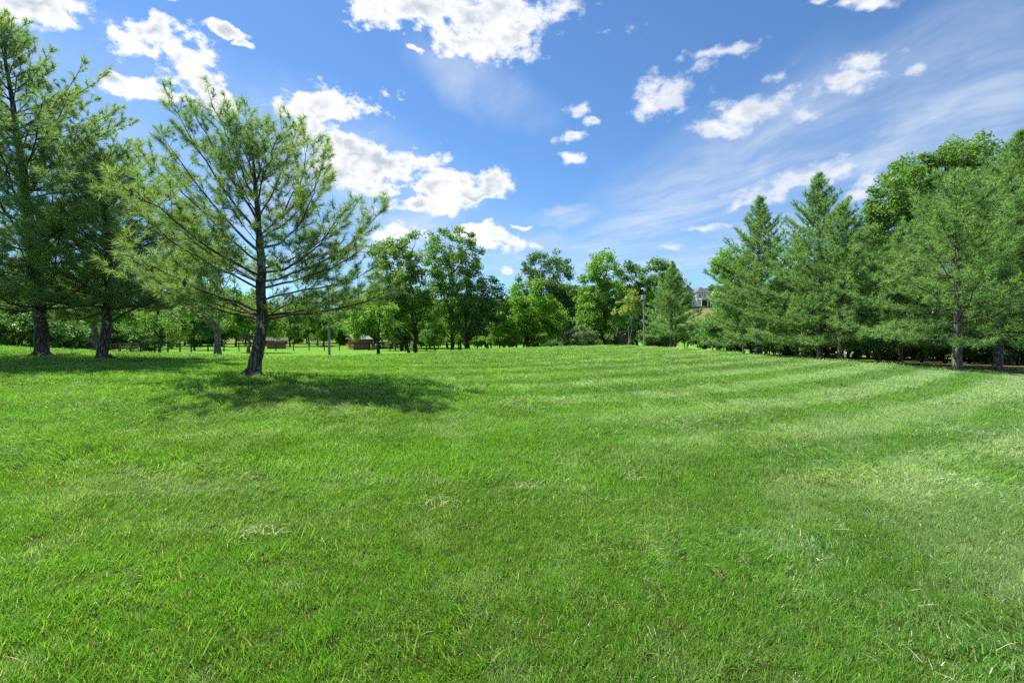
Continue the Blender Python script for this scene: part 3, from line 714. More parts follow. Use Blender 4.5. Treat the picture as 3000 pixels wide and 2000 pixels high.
pt('tall airy twin-stemmed tree standing left of the tallest centre tree', 1222, 56, [(1210, 750, 55, 65), (1160, 775, 65, 75), (1120, 745, 40, 45), (1195, 860, 75, 80), (1245, 900, 45, 70), (1150, 880, 60, 60)], 101, 'leaf_mid', r0=0.22, n=240, per=95, stems=2, group=G1, spread=0.22)
pt('tallest centre tree with long bare limbs and loose sunlit crown', 1322, 60, [(1330, 722, 70, 48), (1375, 770, 50, 50), (1280, 750, 55, 65), (1330, 800, 85, 60), (1290, 870, 65, 70), (1350, 890, 70, 60)], 102, 'leaf_mid', r0=0.22, n=250, per=95, group=G1, fringe=0.3)
pt('dark two-trunked tree with a raised side shoot right of the tallest centre tree', 1366, 57, [(1390, 880, 65, 60), (1435, 830, 28, 40), (1370, 935, 80, 45), (1455, 890, 45, 55), (1430, 940, 60, 45)], 103, 'leaf_dark', r0=0.2, n=160, per=105, stems=2, group=G1, spread=0.2)
pt('small bright maple with straight dark trunk beside the brown shed', 1110, 50, [(1105, 900, 48, 48), (1062, 935, 42, 36), (1145, 925, 36, 42), (1048, 972, 30, 20), (1110, 960, 50, 25)], 104, 'leaf_bright', r0=0.17, n=110, per=85, leaf=0.2, group=G1, clump=(0.35, 0.6))
pt('tree on a steeply leaning thin trunk next to the twin-stemmed tree', 1202, 54, [(1140, 930, 42, 40), (1160, 890, 40, 40), (1120, 965, 28, 20)], 105, 'leaf_mid', r0=0.15, n=70, per=80, leaf=0.2, lean=(-0.42, 0), group=G1, clump=(0.35, 0.6))
pt('bright green many-stemmed maple rounded to the ground in front of the dark oak', 1542, 55, [(1560, 880, 70, 55), (1520, 925, 60, 55), (1605, 925, 55, 55), (1500, 968, 45, 28), (1580, 970, 70, 28)], 106, 'leaf_bright', r0=0.16, n=190, per=105, stems=3, group=G1, bole=0.7, spread=0.3)
pt('dark rounded oak rising behind the bright maple', 1612, 74, [(1600, 795, 70, 52), (1645, 845, 38, 60), (1555, 835, 42, 52), (1600, 885, 78, 60), (1655, 920, 40, 60)], 107, 'leaf_dark', r0=0.3, n=230, per=100, leaf=0.27, group=G1, clump=(0.55, 0.95), shell=0.6, fringe=0.05)
pt('tall oval sunlit tree standing just left of the wooden blind', 1771, 55, [(1763, 790, 48, 52), (1745, 855, 62, 60), (1800, 860, 45, 65), (1735, 925, 55, 50), (1790, 940, 45, 40), (1720, 970, 45, 25)], 108, 'leaf_bright', r0=0.2, n=220, per=105, group=G1, bole=1.2)
pt('dark narrow tree behind the wooden blind', 1868, 64, [(1845, 820, 38, 48), (1830, 890, 45, 60), (1880, 870, 40, 60), (1850, 950, 60, 40)], 109, 'leaf_dark', r0=0.2, n=150, per=105, leaf=0.25, group=G1)
pt('green tree with flat wide top behind the lamp-post pine', 1915, 62, [(1915, 805, 48, 42), (1960, 815, 40, 42), (1900, 870, 50, 50), (1950, 880, 60, 50), (1985, 890, 30, 45)], 110, 'leaf_mid', r0=0.2, n=160, per=100, leaf=0.25, group=G1)
pt('yellowish young tree with pale slender stems left of the lamp post', 1843, 46, [(1835, 890, 33, 26), (1865, 868, 22, 20), (1815, 915, 22, 18), (1860, 905, 25, 22)], 111, 'leaf_yellow', 'bark_pale', r0=0.075, n=60, per=55, leaf=0.16, stems=2, group=G1, clump=(0.3, 0.5), bole=2.2, spread=0.25)
pt('grey-leaved round shrub at the lawn crest left of the blind', 1700, 52, [(1700, 985, 38, 28), (1672, 998, 26, 18), (1728, 996, 26, 18)], 112, 'leaf_grey', r0=0.06, n=75, per=100, leaf=0.16, stems=3, bole=0.2, name='shrub', cat='shrub', clump=(0.3, 0.5))
pt('big spreading broadleaf tree behind the nearest right-hand pine', 2700, 33, [(2610, 590, 90, 75), (2555, 690, 60, 75), (2710, 515, 85, 70), (2820, 465, 95, 55), (2870, 540, 85, 90), (2660, 700, 115, 90), (2800, 680, 110, 100), (2550, 800, 75, 80), (2920, 640, 90, 90)], 113, 'leaf_mid', 'bark_grey', r0=0.3, n=560, per=125, leaf=0.17, group=G1, clump=(0.4, 0.75), fringe=0.2, bole=2.5)
pt('broadleaf tree filling the top right corner behind the dark pine', 2975, 30, [(2945, 520, 75, 55), (3060, 470, 100, 80), (2980, 640, 115, 100), (3090, 680, 120, 120), (2930, 790, 90, 80)], 114, 'leaf_mid', 'bark_grey', r0=0.28, n=320, per=120, leaf=0.17, group=G1, clump=(0.4, 0.75), bole=2.2)
pt('light green tree peeping out left of the pointed pine', 2135, 46, [(2130, 775, 40, 45), (2100, 780, 26, 20), (2140, 850, 38, 50), (2170, 830, 50, 80), (2150, 920, 50, 40)], 115, 'leaf_bright', r0=0.16, n=160, per=100, leaf=0.2, group=G1)
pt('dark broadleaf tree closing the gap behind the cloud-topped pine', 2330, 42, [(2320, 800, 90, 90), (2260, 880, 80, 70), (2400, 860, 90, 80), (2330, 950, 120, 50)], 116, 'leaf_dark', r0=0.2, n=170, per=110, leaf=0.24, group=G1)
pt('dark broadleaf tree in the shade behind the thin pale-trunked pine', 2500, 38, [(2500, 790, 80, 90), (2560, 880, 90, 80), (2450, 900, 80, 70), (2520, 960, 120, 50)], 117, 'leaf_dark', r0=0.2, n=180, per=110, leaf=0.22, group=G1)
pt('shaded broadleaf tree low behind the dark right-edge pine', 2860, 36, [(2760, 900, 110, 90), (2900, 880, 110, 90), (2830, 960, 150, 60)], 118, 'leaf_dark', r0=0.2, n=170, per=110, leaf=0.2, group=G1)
pt('tree with thick grey trunk leaning left behind the leaning pine', 640, 42, [(585, 820, 85, 70), (620, 740, 90, 70), (560, 900, 60, 40), (660, 880, 60, 40), (540, 760, 60, 60)], 119, 'leaf_mid', 'bark_grey', r0=0.30, n=170, per=95, leaf=0.2, lean=(-0.10, 0), group=G1, bole=3.0, clump=(0.4, 0.7))
pt('small maple with broad drooping leaves and thin trunk behind the leaning pine', 730, 55, [(765, 930, 62, 40), (730, 890, 45, 40), (800, 965, 35, 22), (690, 930, 40, 35)], 120, 'leaf_mid', 'bark_grey', r0=0.2, n=100, per=100, leaf=0.26, group=G1)
pt('broadleaf tree with plain grey trunk between the two left-hand pines', 280, 30, [(280, 840, 95, 70), (320, 910, 70, 35), (220, 900, 60, 40)], 121, 'leaf_mid', 'bark_grey', r0=0.20, n=110, per=100, leaf=0.17, group=G1, bole=2.6, clump=(0.35, 0.6))
pt('small leafy tree with weeping twigs hanging over the black fence corner', 470, 50, [(430, 930, 60, 45), (500, 950, 55, 38), (380, 960, 40, 30), (490, 985, 35, 22)], 122, 'leaf_mid', r0=0.13, n=100, per=85, leaf=0.18, group=G1, clump=(0.35, 0.6))

# leafless tangle beside the grey shrub
b = at(1662, 53); root = empty('dead_shrub', b); tag(root, 'leafless brown twiggy shrub under the dark oak', 'shrub')
rng = np.random.default_rng(5)
for q in range(9):
    bb = Bag(); a0 = rng.random()*6.28; h = rng.uniform(1.6, 3.4); d = np.array([math.cos(a0), math.sin(a0)*0.7, 0])*rng.uniform(0.3, 1.1)
    u = np.linspace(0, 1, 7)[:, None]; P = d*u**1.3+UP*(h*u)-UP*0.1+rng.normal(0, 0.05, (7, 3)); tube(bb, P, np.linspace(0.035, 0.008, 7), 4)
    for j in range(7):
        p = P[rng.integers(2, 6)]; tube(bb, [p, p+unit(rng.normal(size=3)+UP*0.6)*rng.uniform(0.4, 0.9)], [0.012, 0.004], 3)
    link('stem', bb.mesh('dead_stem'), MAT['twig'], root)

# shared woodland kinds
W = []
for q, (H, hw, leaf) in enumerate(((13, 4.6, .30), (11, 3.8, .28), (15, 4.2, .32), (9, 3.4, .26))):
    rg = np.random.default_rng(300+q)
    lb = [(rg.normal(0, hw*0.42), rg.normal(0, hw*0.42), H*rg.uniform(0.36, 0.82), hw*rg.uniform(.45, .65), hw*rg.uniform(.45, .65), H*rg.uniform(.13, .2)) for _ in range(8)]
    lb[0] = (0, 0, H*0.85, hw*0.5, hw*0.5, H*0.14); lb[1] = (0, 0, H*0.33, hw*.8, hw*.8, H*0.14)
    W.append(broadleaf_meshes(300+q, H, 1.6, lb, 190, 90, leaf, 0.22, 1, (0, 0), (0.6, 1.05), 0.45, 10, 0.5, .3, 0.2))
S = []
for q, (H, hw) in enumerate(((2.4, 1.6), (1.9, 1.5), (3.2, 1.7))):
    rg = np.random.default_rng(400+q)
    lb = [(rg.normal(0, hw*.4), rg.normal(0, hw*.4), H*rg.uniform(.35, .7), hw*rg.uniform(.4, .6), hw*rg.uniform(.4, .6), H*rg.uniform(.2, .3)) for _ in range(6)]
    S.append(broadleaf_meshes(400+q, H, 0.15, lb, 75, 75, 0.17, 0.05, 3, (0, 0), (0.25, 0.5), 0.3, 7, 0.4, .5, 0.2))
rg = random.Random(9)
_o = 'first second third fourth fifth sixth seventh eighth ninth tenth eleventh twelfth thirteenth fourteenth fifteenth sixteenth seventeenth eighteenth nineteenth twentieth'.split()
ORD = _o+['twenty-'+q for q in _o[:9]]+['thirtieth']+['thirty-'+q for q in _o[:9]]
def woods(label, group, spots, mats, kinds, name='broadleaf_tree', cat='tree', src=W, bark='bark_dark', smin=0.85, smax=1.15):
    order = sorted(range(len(spots)), key=lambda i: spots[i][0])
    for i, (px, D) in enumerate(spots):
        k = kinds[i % len(kinds)]; s = rg.uniform(smin, smax)
        place_tree(name, label+', '+ORD[order.index(i)]+' from the left', group, at(px, D), src[k], mats[i % len(mats)], bark, rg.random()*6.28, (s, s, s*rg.uniform(0.9, 1.1)), cat)
woods('tree of the shady left wood', 'trees of the left wood', [(-170, 66), (-80, 58), (10, 72), (70, 60), (150, 78), (205, 66), (270, 82), (345, 72), (420, 86), (500, 95), (570, 84)], ['leaf_mid', 'leaf_dark', 'leaf_dark', 'leaf_mid'], [1, 3, 0, 3], smin=0.7, smax=0.95)
woods('tree of the distant wood beyond the paddock', 'trees beyond the paddock', [(620, 122), (690, 112), (750, 128), (800, 118), (850, 108), (905, 120), (950, 112), (1000, 126), (1060, 116), (1120, 128), (1180, 120), (1240, 132), (1300, 140), (1360, 132), (1430, 126), (1490, 135)], ['leaf_mid', 'leaf_bright', 'leaf_dark', 'leaf_mid', 'leaf_mid'], [3, 1, 0, 3, 1, 2], smin=0.8, smax=1.05)
woods('thin young tree of the centre grove', 'young trees of the centre grove', [(1272, 68), (1440, 70), (1462, 66), (1476, 72), (1500, 68), (1250, 80), (1180, 84), (1345, 76), (1398, 74)], ['leaf_mid', 'leaf_bright', 'leaf_mid'], [3, 1], smin=0.5, smax=0.62)
woods('tall tree of the farthest wood line', 'trees of the farthest wood', [(-250, 100), (-160, 104), (-60, 98), (30, 104), (110, 100), (190, 108), (270, 112), (340, 104), (410, 116), (480, 122), (540, 116), (600, 150), (660, 142), (720, 156), (780, 148), (840, 152), (900, 146), (965, 156), (1030, 150), (1100, 158), (1170, 150), (1240, 160), (1320, 156), (1400, 160), (1480, 156)], ['leaf_mid', 'leaf_dark', 'leaf_mid'], [0, 2, 1], smin=1.0, smax=1.2)
woods('full-crowned tree standing across the paddock behind the centre trees', 'full trees across the paddock', [(1035, 96), (1095, 102), (1150, 94), (1195, 100), (1260, 92), (1310, 99), (1375, 94), (1430, 90), (1475, 98), (1515, 92), (1178, 82), (1490, 80), (1662, 84), (1348, 84), (1420, 78)], ['leaf_mid', 'leaf_bright', 'leaf_dark'], [0, 1, 3], smin=0.80, smax=0.98)
woods('bushy thicket at the foot of the distant wood', 'thickets at the foot of the distant wood', [(455, 100), (520, 104), (585, 108), (650, 112), (720, 118), (790, 120), (860, 124), (930, 122), (1010, 128), (1090, 126), (1160, 130), (1240, 134), (1330, 136), (1420, 132)], ['leaf_mid', 'leaf_dark', 'leaf_bright'], [0, 2, 1], 'shrub', 'shrub', S, 'bark_dark', 1.7, 2.2)
woods('hilltop tree behind the white house', 'trees on the hilltop', [(1985, 300), (2010, 310), (2035, 300), (2062, 305), (2085, 312), (2110, 300), (2140, 306), (2170, 310), (1950, 305), (1900, 310)], ['leaf_mid', 'leaf_dark'], [0, 2, 1], smin=0.9, smax=1.2)
woods('small tree on the slope below the white house', 'trees below the hill house', [(2120, 215), (2135, 195), (2000, 205)], ['leaf_mid', 'leaf_bright'], [3, 1], smin=0.45, smax=0.6)
woods('tree of the dark wood behind the oak', 'trees of the centre back wood', [(1560, 92), (1640, 96), (1700, 84), (1745, 90), (1800, 78), (1850, 84), (1690, 72), (1590, 110)], ['leaf_dark', 'leaf_mid'], [1, 3, 0], smin=0.75, smax=0.95)
woods('tree of the wood behind the right-hand pines', 'trees behind the right-hand pines', [(2230, 54), (2420, 50), (2600, 46), (2760, 44), (2900, 42), (3060, 40), (3200, 38)], ['leaf_dark', 'leaf_mid'], [1, 3], smin=0.7, smax=0.85)
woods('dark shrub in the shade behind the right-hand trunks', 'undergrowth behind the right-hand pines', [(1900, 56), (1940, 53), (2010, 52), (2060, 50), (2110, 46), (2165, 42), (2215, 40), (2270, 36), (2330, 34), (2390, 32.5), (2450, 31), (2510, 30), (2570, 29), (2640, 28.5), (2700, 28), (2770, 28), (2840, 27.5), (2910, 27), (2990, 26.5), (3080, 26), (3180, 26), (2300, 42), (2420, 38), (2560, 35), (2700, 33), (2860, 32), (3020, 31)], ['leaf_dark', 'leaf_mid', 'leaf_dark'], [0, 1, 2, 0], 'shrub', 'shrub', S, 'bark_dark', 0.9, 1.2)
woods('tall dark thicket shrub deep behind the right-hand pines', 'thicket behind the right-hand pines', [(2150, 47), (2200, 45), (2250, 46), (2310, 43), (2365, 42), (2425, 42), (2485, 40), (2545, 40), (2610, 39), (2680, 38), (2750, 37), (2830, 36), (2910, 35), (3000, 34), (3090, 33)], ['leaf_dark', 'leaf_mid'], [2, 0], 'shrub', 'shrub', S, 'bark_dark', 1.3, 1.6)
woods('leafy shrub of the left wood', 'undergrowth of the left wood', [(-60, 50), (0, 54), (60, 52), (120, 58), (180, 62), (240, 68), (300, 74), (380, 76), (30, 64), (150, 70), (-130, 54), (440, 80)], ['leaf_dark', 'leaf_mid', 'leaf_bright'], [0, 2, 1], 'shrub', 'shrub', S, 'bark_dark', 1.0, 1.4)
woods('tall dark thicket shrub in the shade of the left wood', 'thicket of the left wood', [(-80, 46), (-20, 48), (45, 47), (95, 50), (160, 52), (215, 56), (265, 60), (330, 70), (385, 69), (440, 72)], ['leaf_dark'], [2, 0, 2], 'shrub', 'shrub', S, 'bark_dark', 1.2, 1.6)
woods('low shrub under the centre trees', 'shrubs along the centre crest', [(1580, 60), (1625, 62), (1655, 58), (1735, 58), (1760, 62), (1610, 68), (1800, 64), (1830, 66), (1690, 62)], ['leaf_mid', 'leaf_dark', 'leaf_grey'], [0, 1], 'shrub', 'shrub', S, 'bark_dark', 0.9, 1.2)

# slim bare stems between the right-hand pines
for label, px, D, tx, r0, bark in (('slim pale stem standing left of the pointed pine', 2183, 31.0, 2168, 0.05, 'bark_pale'), ('slim reddish stem touching the pointed pine on its right', 2242, 29.5, 2236, 0.075, 'bark_grey'),
                                   ('slim brown stem between the pointed and the cloud-topped pine', 2335, 27.5, 2333, 0.06, 'bark_grey'), ('slim grey stem alone on the pine straw left of the nearest right-hand pine', 2574, 24.5, 2570, 0.065, 'bark_grey'), ('pale slim stem under the low young pine', 2087, 36.5, 2089, 0.06, 'bark_pale')):
    b = at(px, D); k = D/F; H = 4.4; rg2 = (px-2000)
    lb = [((tx-px)*k*2.2, 0, 3.2, 0.9, 0.9, 0.7), ((tx-px)*k*2.2+0.4, 0.2, 2.5, 0.8, 0.8, 0.5)]
    if px == 2087: H = 2.3; lb = [(0, 0, 1.75, 0.5, 0.5, 0.35)]
    ms = broadleaf_meshes(px, H, min(1.9, H*0.5), lb, 26, 60, 0.15, r0, 1, ((tx-px)*k/2.0, 0), (0.3, 0.5), 0.3, 5)
    place_tree('sapling', label, 'slim stems between the right-hand pines', b, ms, 'leaf_dark', bark)

# ------------------------------------------------------------------ fences, gate, sheds, poles, blind, houses
def fence(label, pts, rails, post_h=1.28, step=2.44, post_w=0.14, matn='black_wood', wires=0, group=None, rail_h=0.14, rail_w=0.05, name='paddock_fence'):
    """posts, rails and wires along a polyline of (column, depth)"""
    P = [at(*q) for q in pts]; root = empty(name, P[0]); tag(root, label, 'fence', group)
    o = np.array(P[0]); posts = []
    for a_, b_ in zip(P[:-1], P[1:]):
        n = max(1, round((b_-a_).length/step))
        for i in range(n): posts.append(a_.lerp(b_, i/n))
    posts.append(P[-1]); posts = [Vector((p.x, p.y, gz(p.x, p.y))) for p in posts]
    rgf = random.Random(len(posts)); pm = None
    for p, q in zip(posts, posts[1:]+[posts[-2]]):
        if pm is None:
            b = Bag(); box(b, (0, 0, post_h/2-0.15), (post_w, post_w, post_h+0.3)); box(b, (0, 0, post_h+0.012), (post_w*1.25, post_w*1.25, 0.03)); pm = b.mesh('fence_post')
        ob = link('post', pm, MAT[matn], root, tuple(p-P[0])); ob.rotation_euler = (rgf.gauss(0, .012), rgf.gauss(0, .012), math.atan2(q.y-p.y, q.x-p.x)); ob.scale.z = rgf.uniform(0.98, 1.03)
    for p, q in zip(posts[:-1], posts[1:]):
        for h in rails:
            b = Bag(); beam(b, np.array(p)-o+UP*(h+rgf.gauss(0, .008)), np.array(q)-o+UP*(h+rgf.gauss(0, .008)), rail_w, rail_h)
            link('rail', b.mesh('fence_rail'), MAT[matn], root)
        if wires:
            b = Bag()
            for k in range(wires):
                h = 0.06+k*(rails[0]-0.1)/wires; tube(b, [np.array(p)-o+UP*h, np.array(q)-o+UP*h], [0.006, 0.006], 4)
            link('wire_mesh', b.mesh('fence_wire'), MAT['wire'], root)
    return root
fence('black post-and-rail fence with wire running across the paddock in front of the sheds', [(412, 60), (560, 70), (700, 76), (860, 79), (1080, 82), (1175, 80)], [1.17], wires=5)
fence('black board fence receding behind the small bright maple', [(1084, 82.6), (1125, 100), (1200, 104), (1290, 108)], [1.15, 0.62, 0.2])
fence('dark low board fence running behind the two left-hand pines', [(140, 48), (210, 54), (275, 60), (318, 63)], [1.12, 0.70, 0.3])
fence('thin dark fence along the far pasture behind the centre trunks', [(1235, 96), (1330, 104), (1420, 108), (1540, 112)], [1.12, 0.6], group=None)
fence('small board pen with pale top board beside the leaning thin trunk', [(1158, 76), (1188, 77)], [1.1, 0.6], post_h=1.2, step=1.0)
fence('dark fence across the slope below the white house', [(2005, 170), (2040, 172), (2085, 175)], [1.1, 0.6], step=3.0)

g0, g1 = at(320, 61.5), at(405, 60.3); root = empty('board_gate', g0); tag(root, 'weathered brown board gate left of the black fence corner post', 'gate')
ov = np.array(g1-g0)
for h in (0.22, 0.50, 0.80, 1.12):
    b = Bag(); beam(b, UP*h, ov+UP*h, 0.05, 0.13); link('board', b.mesh('gate_board'), MAT['gate_wood'], root)
for t in (0.02, 0.34, 0.60, 0.98):
    b = Bag(); c = ov*t; box(b, (c[0], c[1]+0.06, 0.66), (0.10, 0.06, 1.1)); link('upright', b.mesh('gate_upright'), MAT['gate_wood'], root)

def shed(label, px, D, rz, lx, ly, h1, h2, planks=True, wood='cedar', roofm='metal_roof'):
    """run-in shed: plank wall on the left face (x = 0), shaded side wall (y = 0), pitched metal roof"""
    b0 = at(px, D); root = empty('shed', b0, rz); tag(root, label, 'shed')
    link('frame', box_mesh('shed_body', (lx/2, ly/2, h1/2-0.1), (lx-0.06, ly-0.06, h1+0.2)), MAT['dark_recess'], root)
    n = int(ly/0.26); rgp = random.Random(px)
    for i in range(n):   # upright planks on the sunlit end
        y0 = ly*(i+0.5)/n; hh = h1+(h2-h1)*(1-abs(2*y0/ly-1))-0.04
        link('plank', box_mesh('shed_plank', (-0.012+rgp.uniform(-.008, .008), y0, hh/2), (0.045, ly/n-0.022, hh)), MAT[wood], root)
        link('plank', box_mesh('shed_plank', (lx+0.012, y0, hh/2), (0.045, ly/n-0.022, hh)), MAT[wood], root)
    m = int(h1/0.24)
    for i in range(m):   # lying boards along the side, its shade painted in by the darker cedar
        z0 = h1*(i+0.5)/m
        link('plank', box_mesh('shed_board', (lx/2, -0.02+rgp.uniform(-.008, .008), z0), (lx+0.02, 0.045, h1/m-0.02)), MAT['cedar_dark_shaded'], root)
    ov_ = 0.42
    for sgn in (0, 1):
        y0, y1 = (-ov_, ly/2) if sgn == 0 else (ly+ov_, ly/2); sl_ = (h2-h1)/(ly/2); z0 = h1-ov_*sl_
        b = Bag(); V = np.array([[-ov_, y0, z0], [lx+ov_, y0, z0], [lx+ov_, y1, h2+0.05], [-ov_, y1, h2+0.05]]); V2 = V-UP*0.05
        b.add(np.vstack([V, V2]), None, [[0, 1, 2, 3], [7, 6, 5, 4], [0, 4, 5, 1], [1, 5, 6, 2], [2, 6, 7, 3], [3, 7, 4, 0]])
        r = link('roof', b.mesh('shed_roof'), MAT[roofm], root)
        for k in range(int((lx+2*ov_)/0.45)):
            x = -ov_+0.2+k*0.45; bb = Bag(); beam(bb, (x, y0, z0+0.02), (x, y1, h2+0.07), 0.05, 0.04); link('roof_rib', bb.mesh('roof_rib'), MAT[roofm], r)
    link('fascia', box_mesh('shed_fascia', (-ov_+0.02, ly/2, h1-0.03), (0.04, ly+0.7, 0.14)), MAT[wood], root)
    return root
shed('brown plank shed with pale metal roof beside the small bright maple', 1037, 86, math.radians(32), 2.8, 4.2, 2.05, 2.75)
shed('dark brown shed with grey roof half hidden behind the leaning pine trunk', 782, 92, math.radians(24), 3.2, 3.0, 1.7, 2.2, True, 'cedar_dark_shaded', 'old_wood')

def pole(name, label, px, D, h, r, cat, matn, seed, lean=0.0):
    b = at(px, D); root = empty(name, b); tag(root, label, cat)
    bg = Bag(); z = np.linspace(-0.3, h, 14); tube(bg, np.stack([lean*z, 0*z, z], 1), r*(1.06-0.22*np.linspace(0, 1, 14)), 14, 0.015, seed)
    link('shaft', bg.mesh('pole_shaft', True), MAT[matn], root)
    return root
r = pole('utility_pole', 'weathered grey wooden pole standing in the lawn before the sheds', 965, 35, 5.4, 0.085, 'pole', 'pole_wood', 4, -0.012)
link('cap', box_mesh('pole_cap', (-0.065, 0, 5.42), (0.17, 0.17, 0.05)), MAT['steel'], r)
r = pole('lamp_post', 'tall grey lamp post with box lamp on the lawn crest', 1887, 39, 3.80, 0.060, 'lamp post', 'steel', 5, -0.010)
link('lamp_head', box_mesh('lamp_head', (-0.05, -0.02, 3.950), (0.27, 0.30, 0.26), 0.2, 1.10), MAT['steel'], r)
link('lamp_lens', box_mesh('lamp_lens', (-0.05, -0.02, 3.795), (0.20, 0.22, 0.05), 0.2), MAT['lamp_glass'], r)
link('lamp_cap', box_mesh('lamp_cap', (-0.05, -0.02, 4.110), (0.33, 0.36, 0.05), 0.2, 0.8), MAT['steel'], r)
link('base_plate', box_mesh('lamp_base', (0, 0, 0.06), (0.26, 0.26, 0.16)), MAT['steel'], r)

b0 = at(1826, 54); root = empty('hunting_blind', b0, math.radians(14)); root.scale = (0.85, 0.85, 0.95); tag(root, 'old raised wooden blind with slanted roof in the shade of the centre trees', 'wooden stand')
for x, y, h in ((-0.95, -0.6, 1.95), (0.75, -0.6, 2.15), (-0.95, 0.7, 1.95), (0.75, 0.7, 2.15)):
    bg = Bag(); tube(bg, [(x, y, -0.2), (x+0.02, y, 1.0), (x, y, h)], [0.085, 0.08, 0.07], 8, .05, 1); link('leg', bg.mesh('blind_leg'), MAT['old_wood'], root)
link('floor', box_mesh('blind_floor', (-0.1, 0.05, 0.78), (2.0, 1.6, 0.08)), MAT['old_wood'], root)
for i in range(5):
    for y in (-0.62, 0.72): link('board', box_mesh('blind_board', (-0.1, y, 0.90+i*0.15), (1.85, 0.03, 0.135)), MAT['old_wood'], root)
for i in range(6):
    bg = Bag(); y = -0.95+i*0.37; beam(bg, (-1.75, y, 1.98), (1.15, y, 2.36), 0.355, 0.045); link('roof_board', bg.mesh('blind_roof'), MAT['metal_roof'] if i == 0 else MAT['pole_wood'], root)

def house(label, px, D, py_base, rz, parts):
    b0 = at(px, D); root = empty('house', b0, rz); tag(root, label, 'house')
    return root, b0
def hip_roof(bag, x0, x1, y0, y1, z, h, ridge=0.35, over=0.5):
    x0 -= over; x1 += over; y0 -= over; y1 += over; cx, cy = (x0+x1)/2, (y0+y1)/2
    rx = (x1-x0)/2*ridge if (x1-x0) >= (y1-y0) else 0.0; ry = 0.0 if rx else (y1-y0)/2*ridge
    V = [[x0, y0, z], [x1, y0, z], [x1, y1, z], [x0, y1, z], [cx-rx, cy-ry, z+h], [cx+rx, cy+ry, z+h], [x0, y0, z-.25], [x1, y0, z-.25], [x1, y1, z-.25], [x0, y1, z-.25]]
    if rx: T = [[1, 2, 5], [3, 0, 4]]; Q = [[0, 1, 5, 4], [2, 3, 4, 5]]
    else: T = [[0, 1, 4], [2, 3, 5]]; Q = [[1, 2, 5, 4], [3, 0, 4, 5]]
    Q += [[0, 6, 7, 1], [1, 7, 8, 2], [2, 8, 9, 3], [3, 9, 6, 0], [9, 8, 7, 6]]
    bag.add(np.array(V), np.array(T), np.array(Q))
root, b0 = house('big white house with grey hipped roof on the distant hill', 2046, 250, 893, math.radians(12), None)
root.location.z -= 0.3
link('wall', box_mesh('house_wall', (0.2, 0, 3.4), (8.2, 9, 7.2)), MAT['siding'], root)
link('wall', box_mesh('house_wing', (-6.0, 2.5, 3.0), (6.4, 9, 6.2)), MAT['siding'], root)
bg = Bag(); hip_roof(bg, -3.9, 4.3, -4.5, 4.5, 7.0, 3.3, 0.3); link('roof', bg.mesh('house_roof'), MAT['shingle'], root)
bg = Bag(); hip_roof(bg, -9.2, -2.0, -2, 7, 6.1, 5.6, 0.3); rf = link('roof', bg.mesh('house_roof'), MAT['shingle'], root)
link('chimney', box_mesh('house_chimney', (-7.4, 4.5, 10.5), (0.9, 0.9, 3.4)), MAT['stucco'], rf)
for x, z, w_, h_ in ((-2.2, 5.4, 1.0, 1.7), (-0.6, 5.4, 1.0, 1.7), (0.8, 5.4, 1.0, 1.7), (3.0, 5.4, .9, 1.6), (-6.9, 4.6, 1.0, 1.6), (-5.0, 4.6, 1.0, 1.6)):
    y = -4.5 if x > -4 else -2.0
    wn = link('window', box_mesh('window_frame', (x, y-0.03, z), (w_+0.24, 0.10, h_+0.24)), MAT['siding'], root)
    link('pane', box_mesh('window_pane', (x, y-0.09, z), (w_, 0.06, h_)), MAT['pane'], wn)
dk = link('deck', box_mesh('house_deck', (0.6, -6.0, 3.55), (7.6, 3.0, 0.3)), MAT['siding'], root)
for x in (-3.0, 0.6, 4.2): link('deck_post', box_mesh('deck_post', (x, -7.3, 1.6), (0.32, 0.32, 3.6)), MAT['siding'], dk)
link('railing', box_mesh('deck_rail', (0.6, -7.45, 4.65), (7.6, 0.10, 0.14)), MAT['siding'], dk)
link('garage_shade_panel', box_mesh('house_garage', (0.9, -4.53, 1.6), (5.2, 0.08, 2.9)), MAT['dark_recess'], root)  # thin dark panel on the wall, painting the shade of an open garage
root, b0 = house('low pinkish house half hidden by pines right of the white house', 2098, 255, 893, math.radians(-10), None)
link('wall', box_mesh('house_wall', (0, 0, 2.2), (8, 7, 4.6)), MAT['stucco'], root)
bg = Bag(); hip_roof(bg, -4, 4, -3.5, 3.5, 4.4, 2.0, 0.4); link('roof', bg.mesh('house_roof'), MAT['stucco'], root)
for x in (-2, 1.5):
    wn = link('window', box_mesh('window_frame', (x, -3.53, 2.2), (1.5, 0.08, 1.5)), MAT['siding'], root); link('pane', box_mesh('window_pane', (x, -3.6, 2.2), (1.2, 0.06, 1.2)), MAT['pane'], wn)

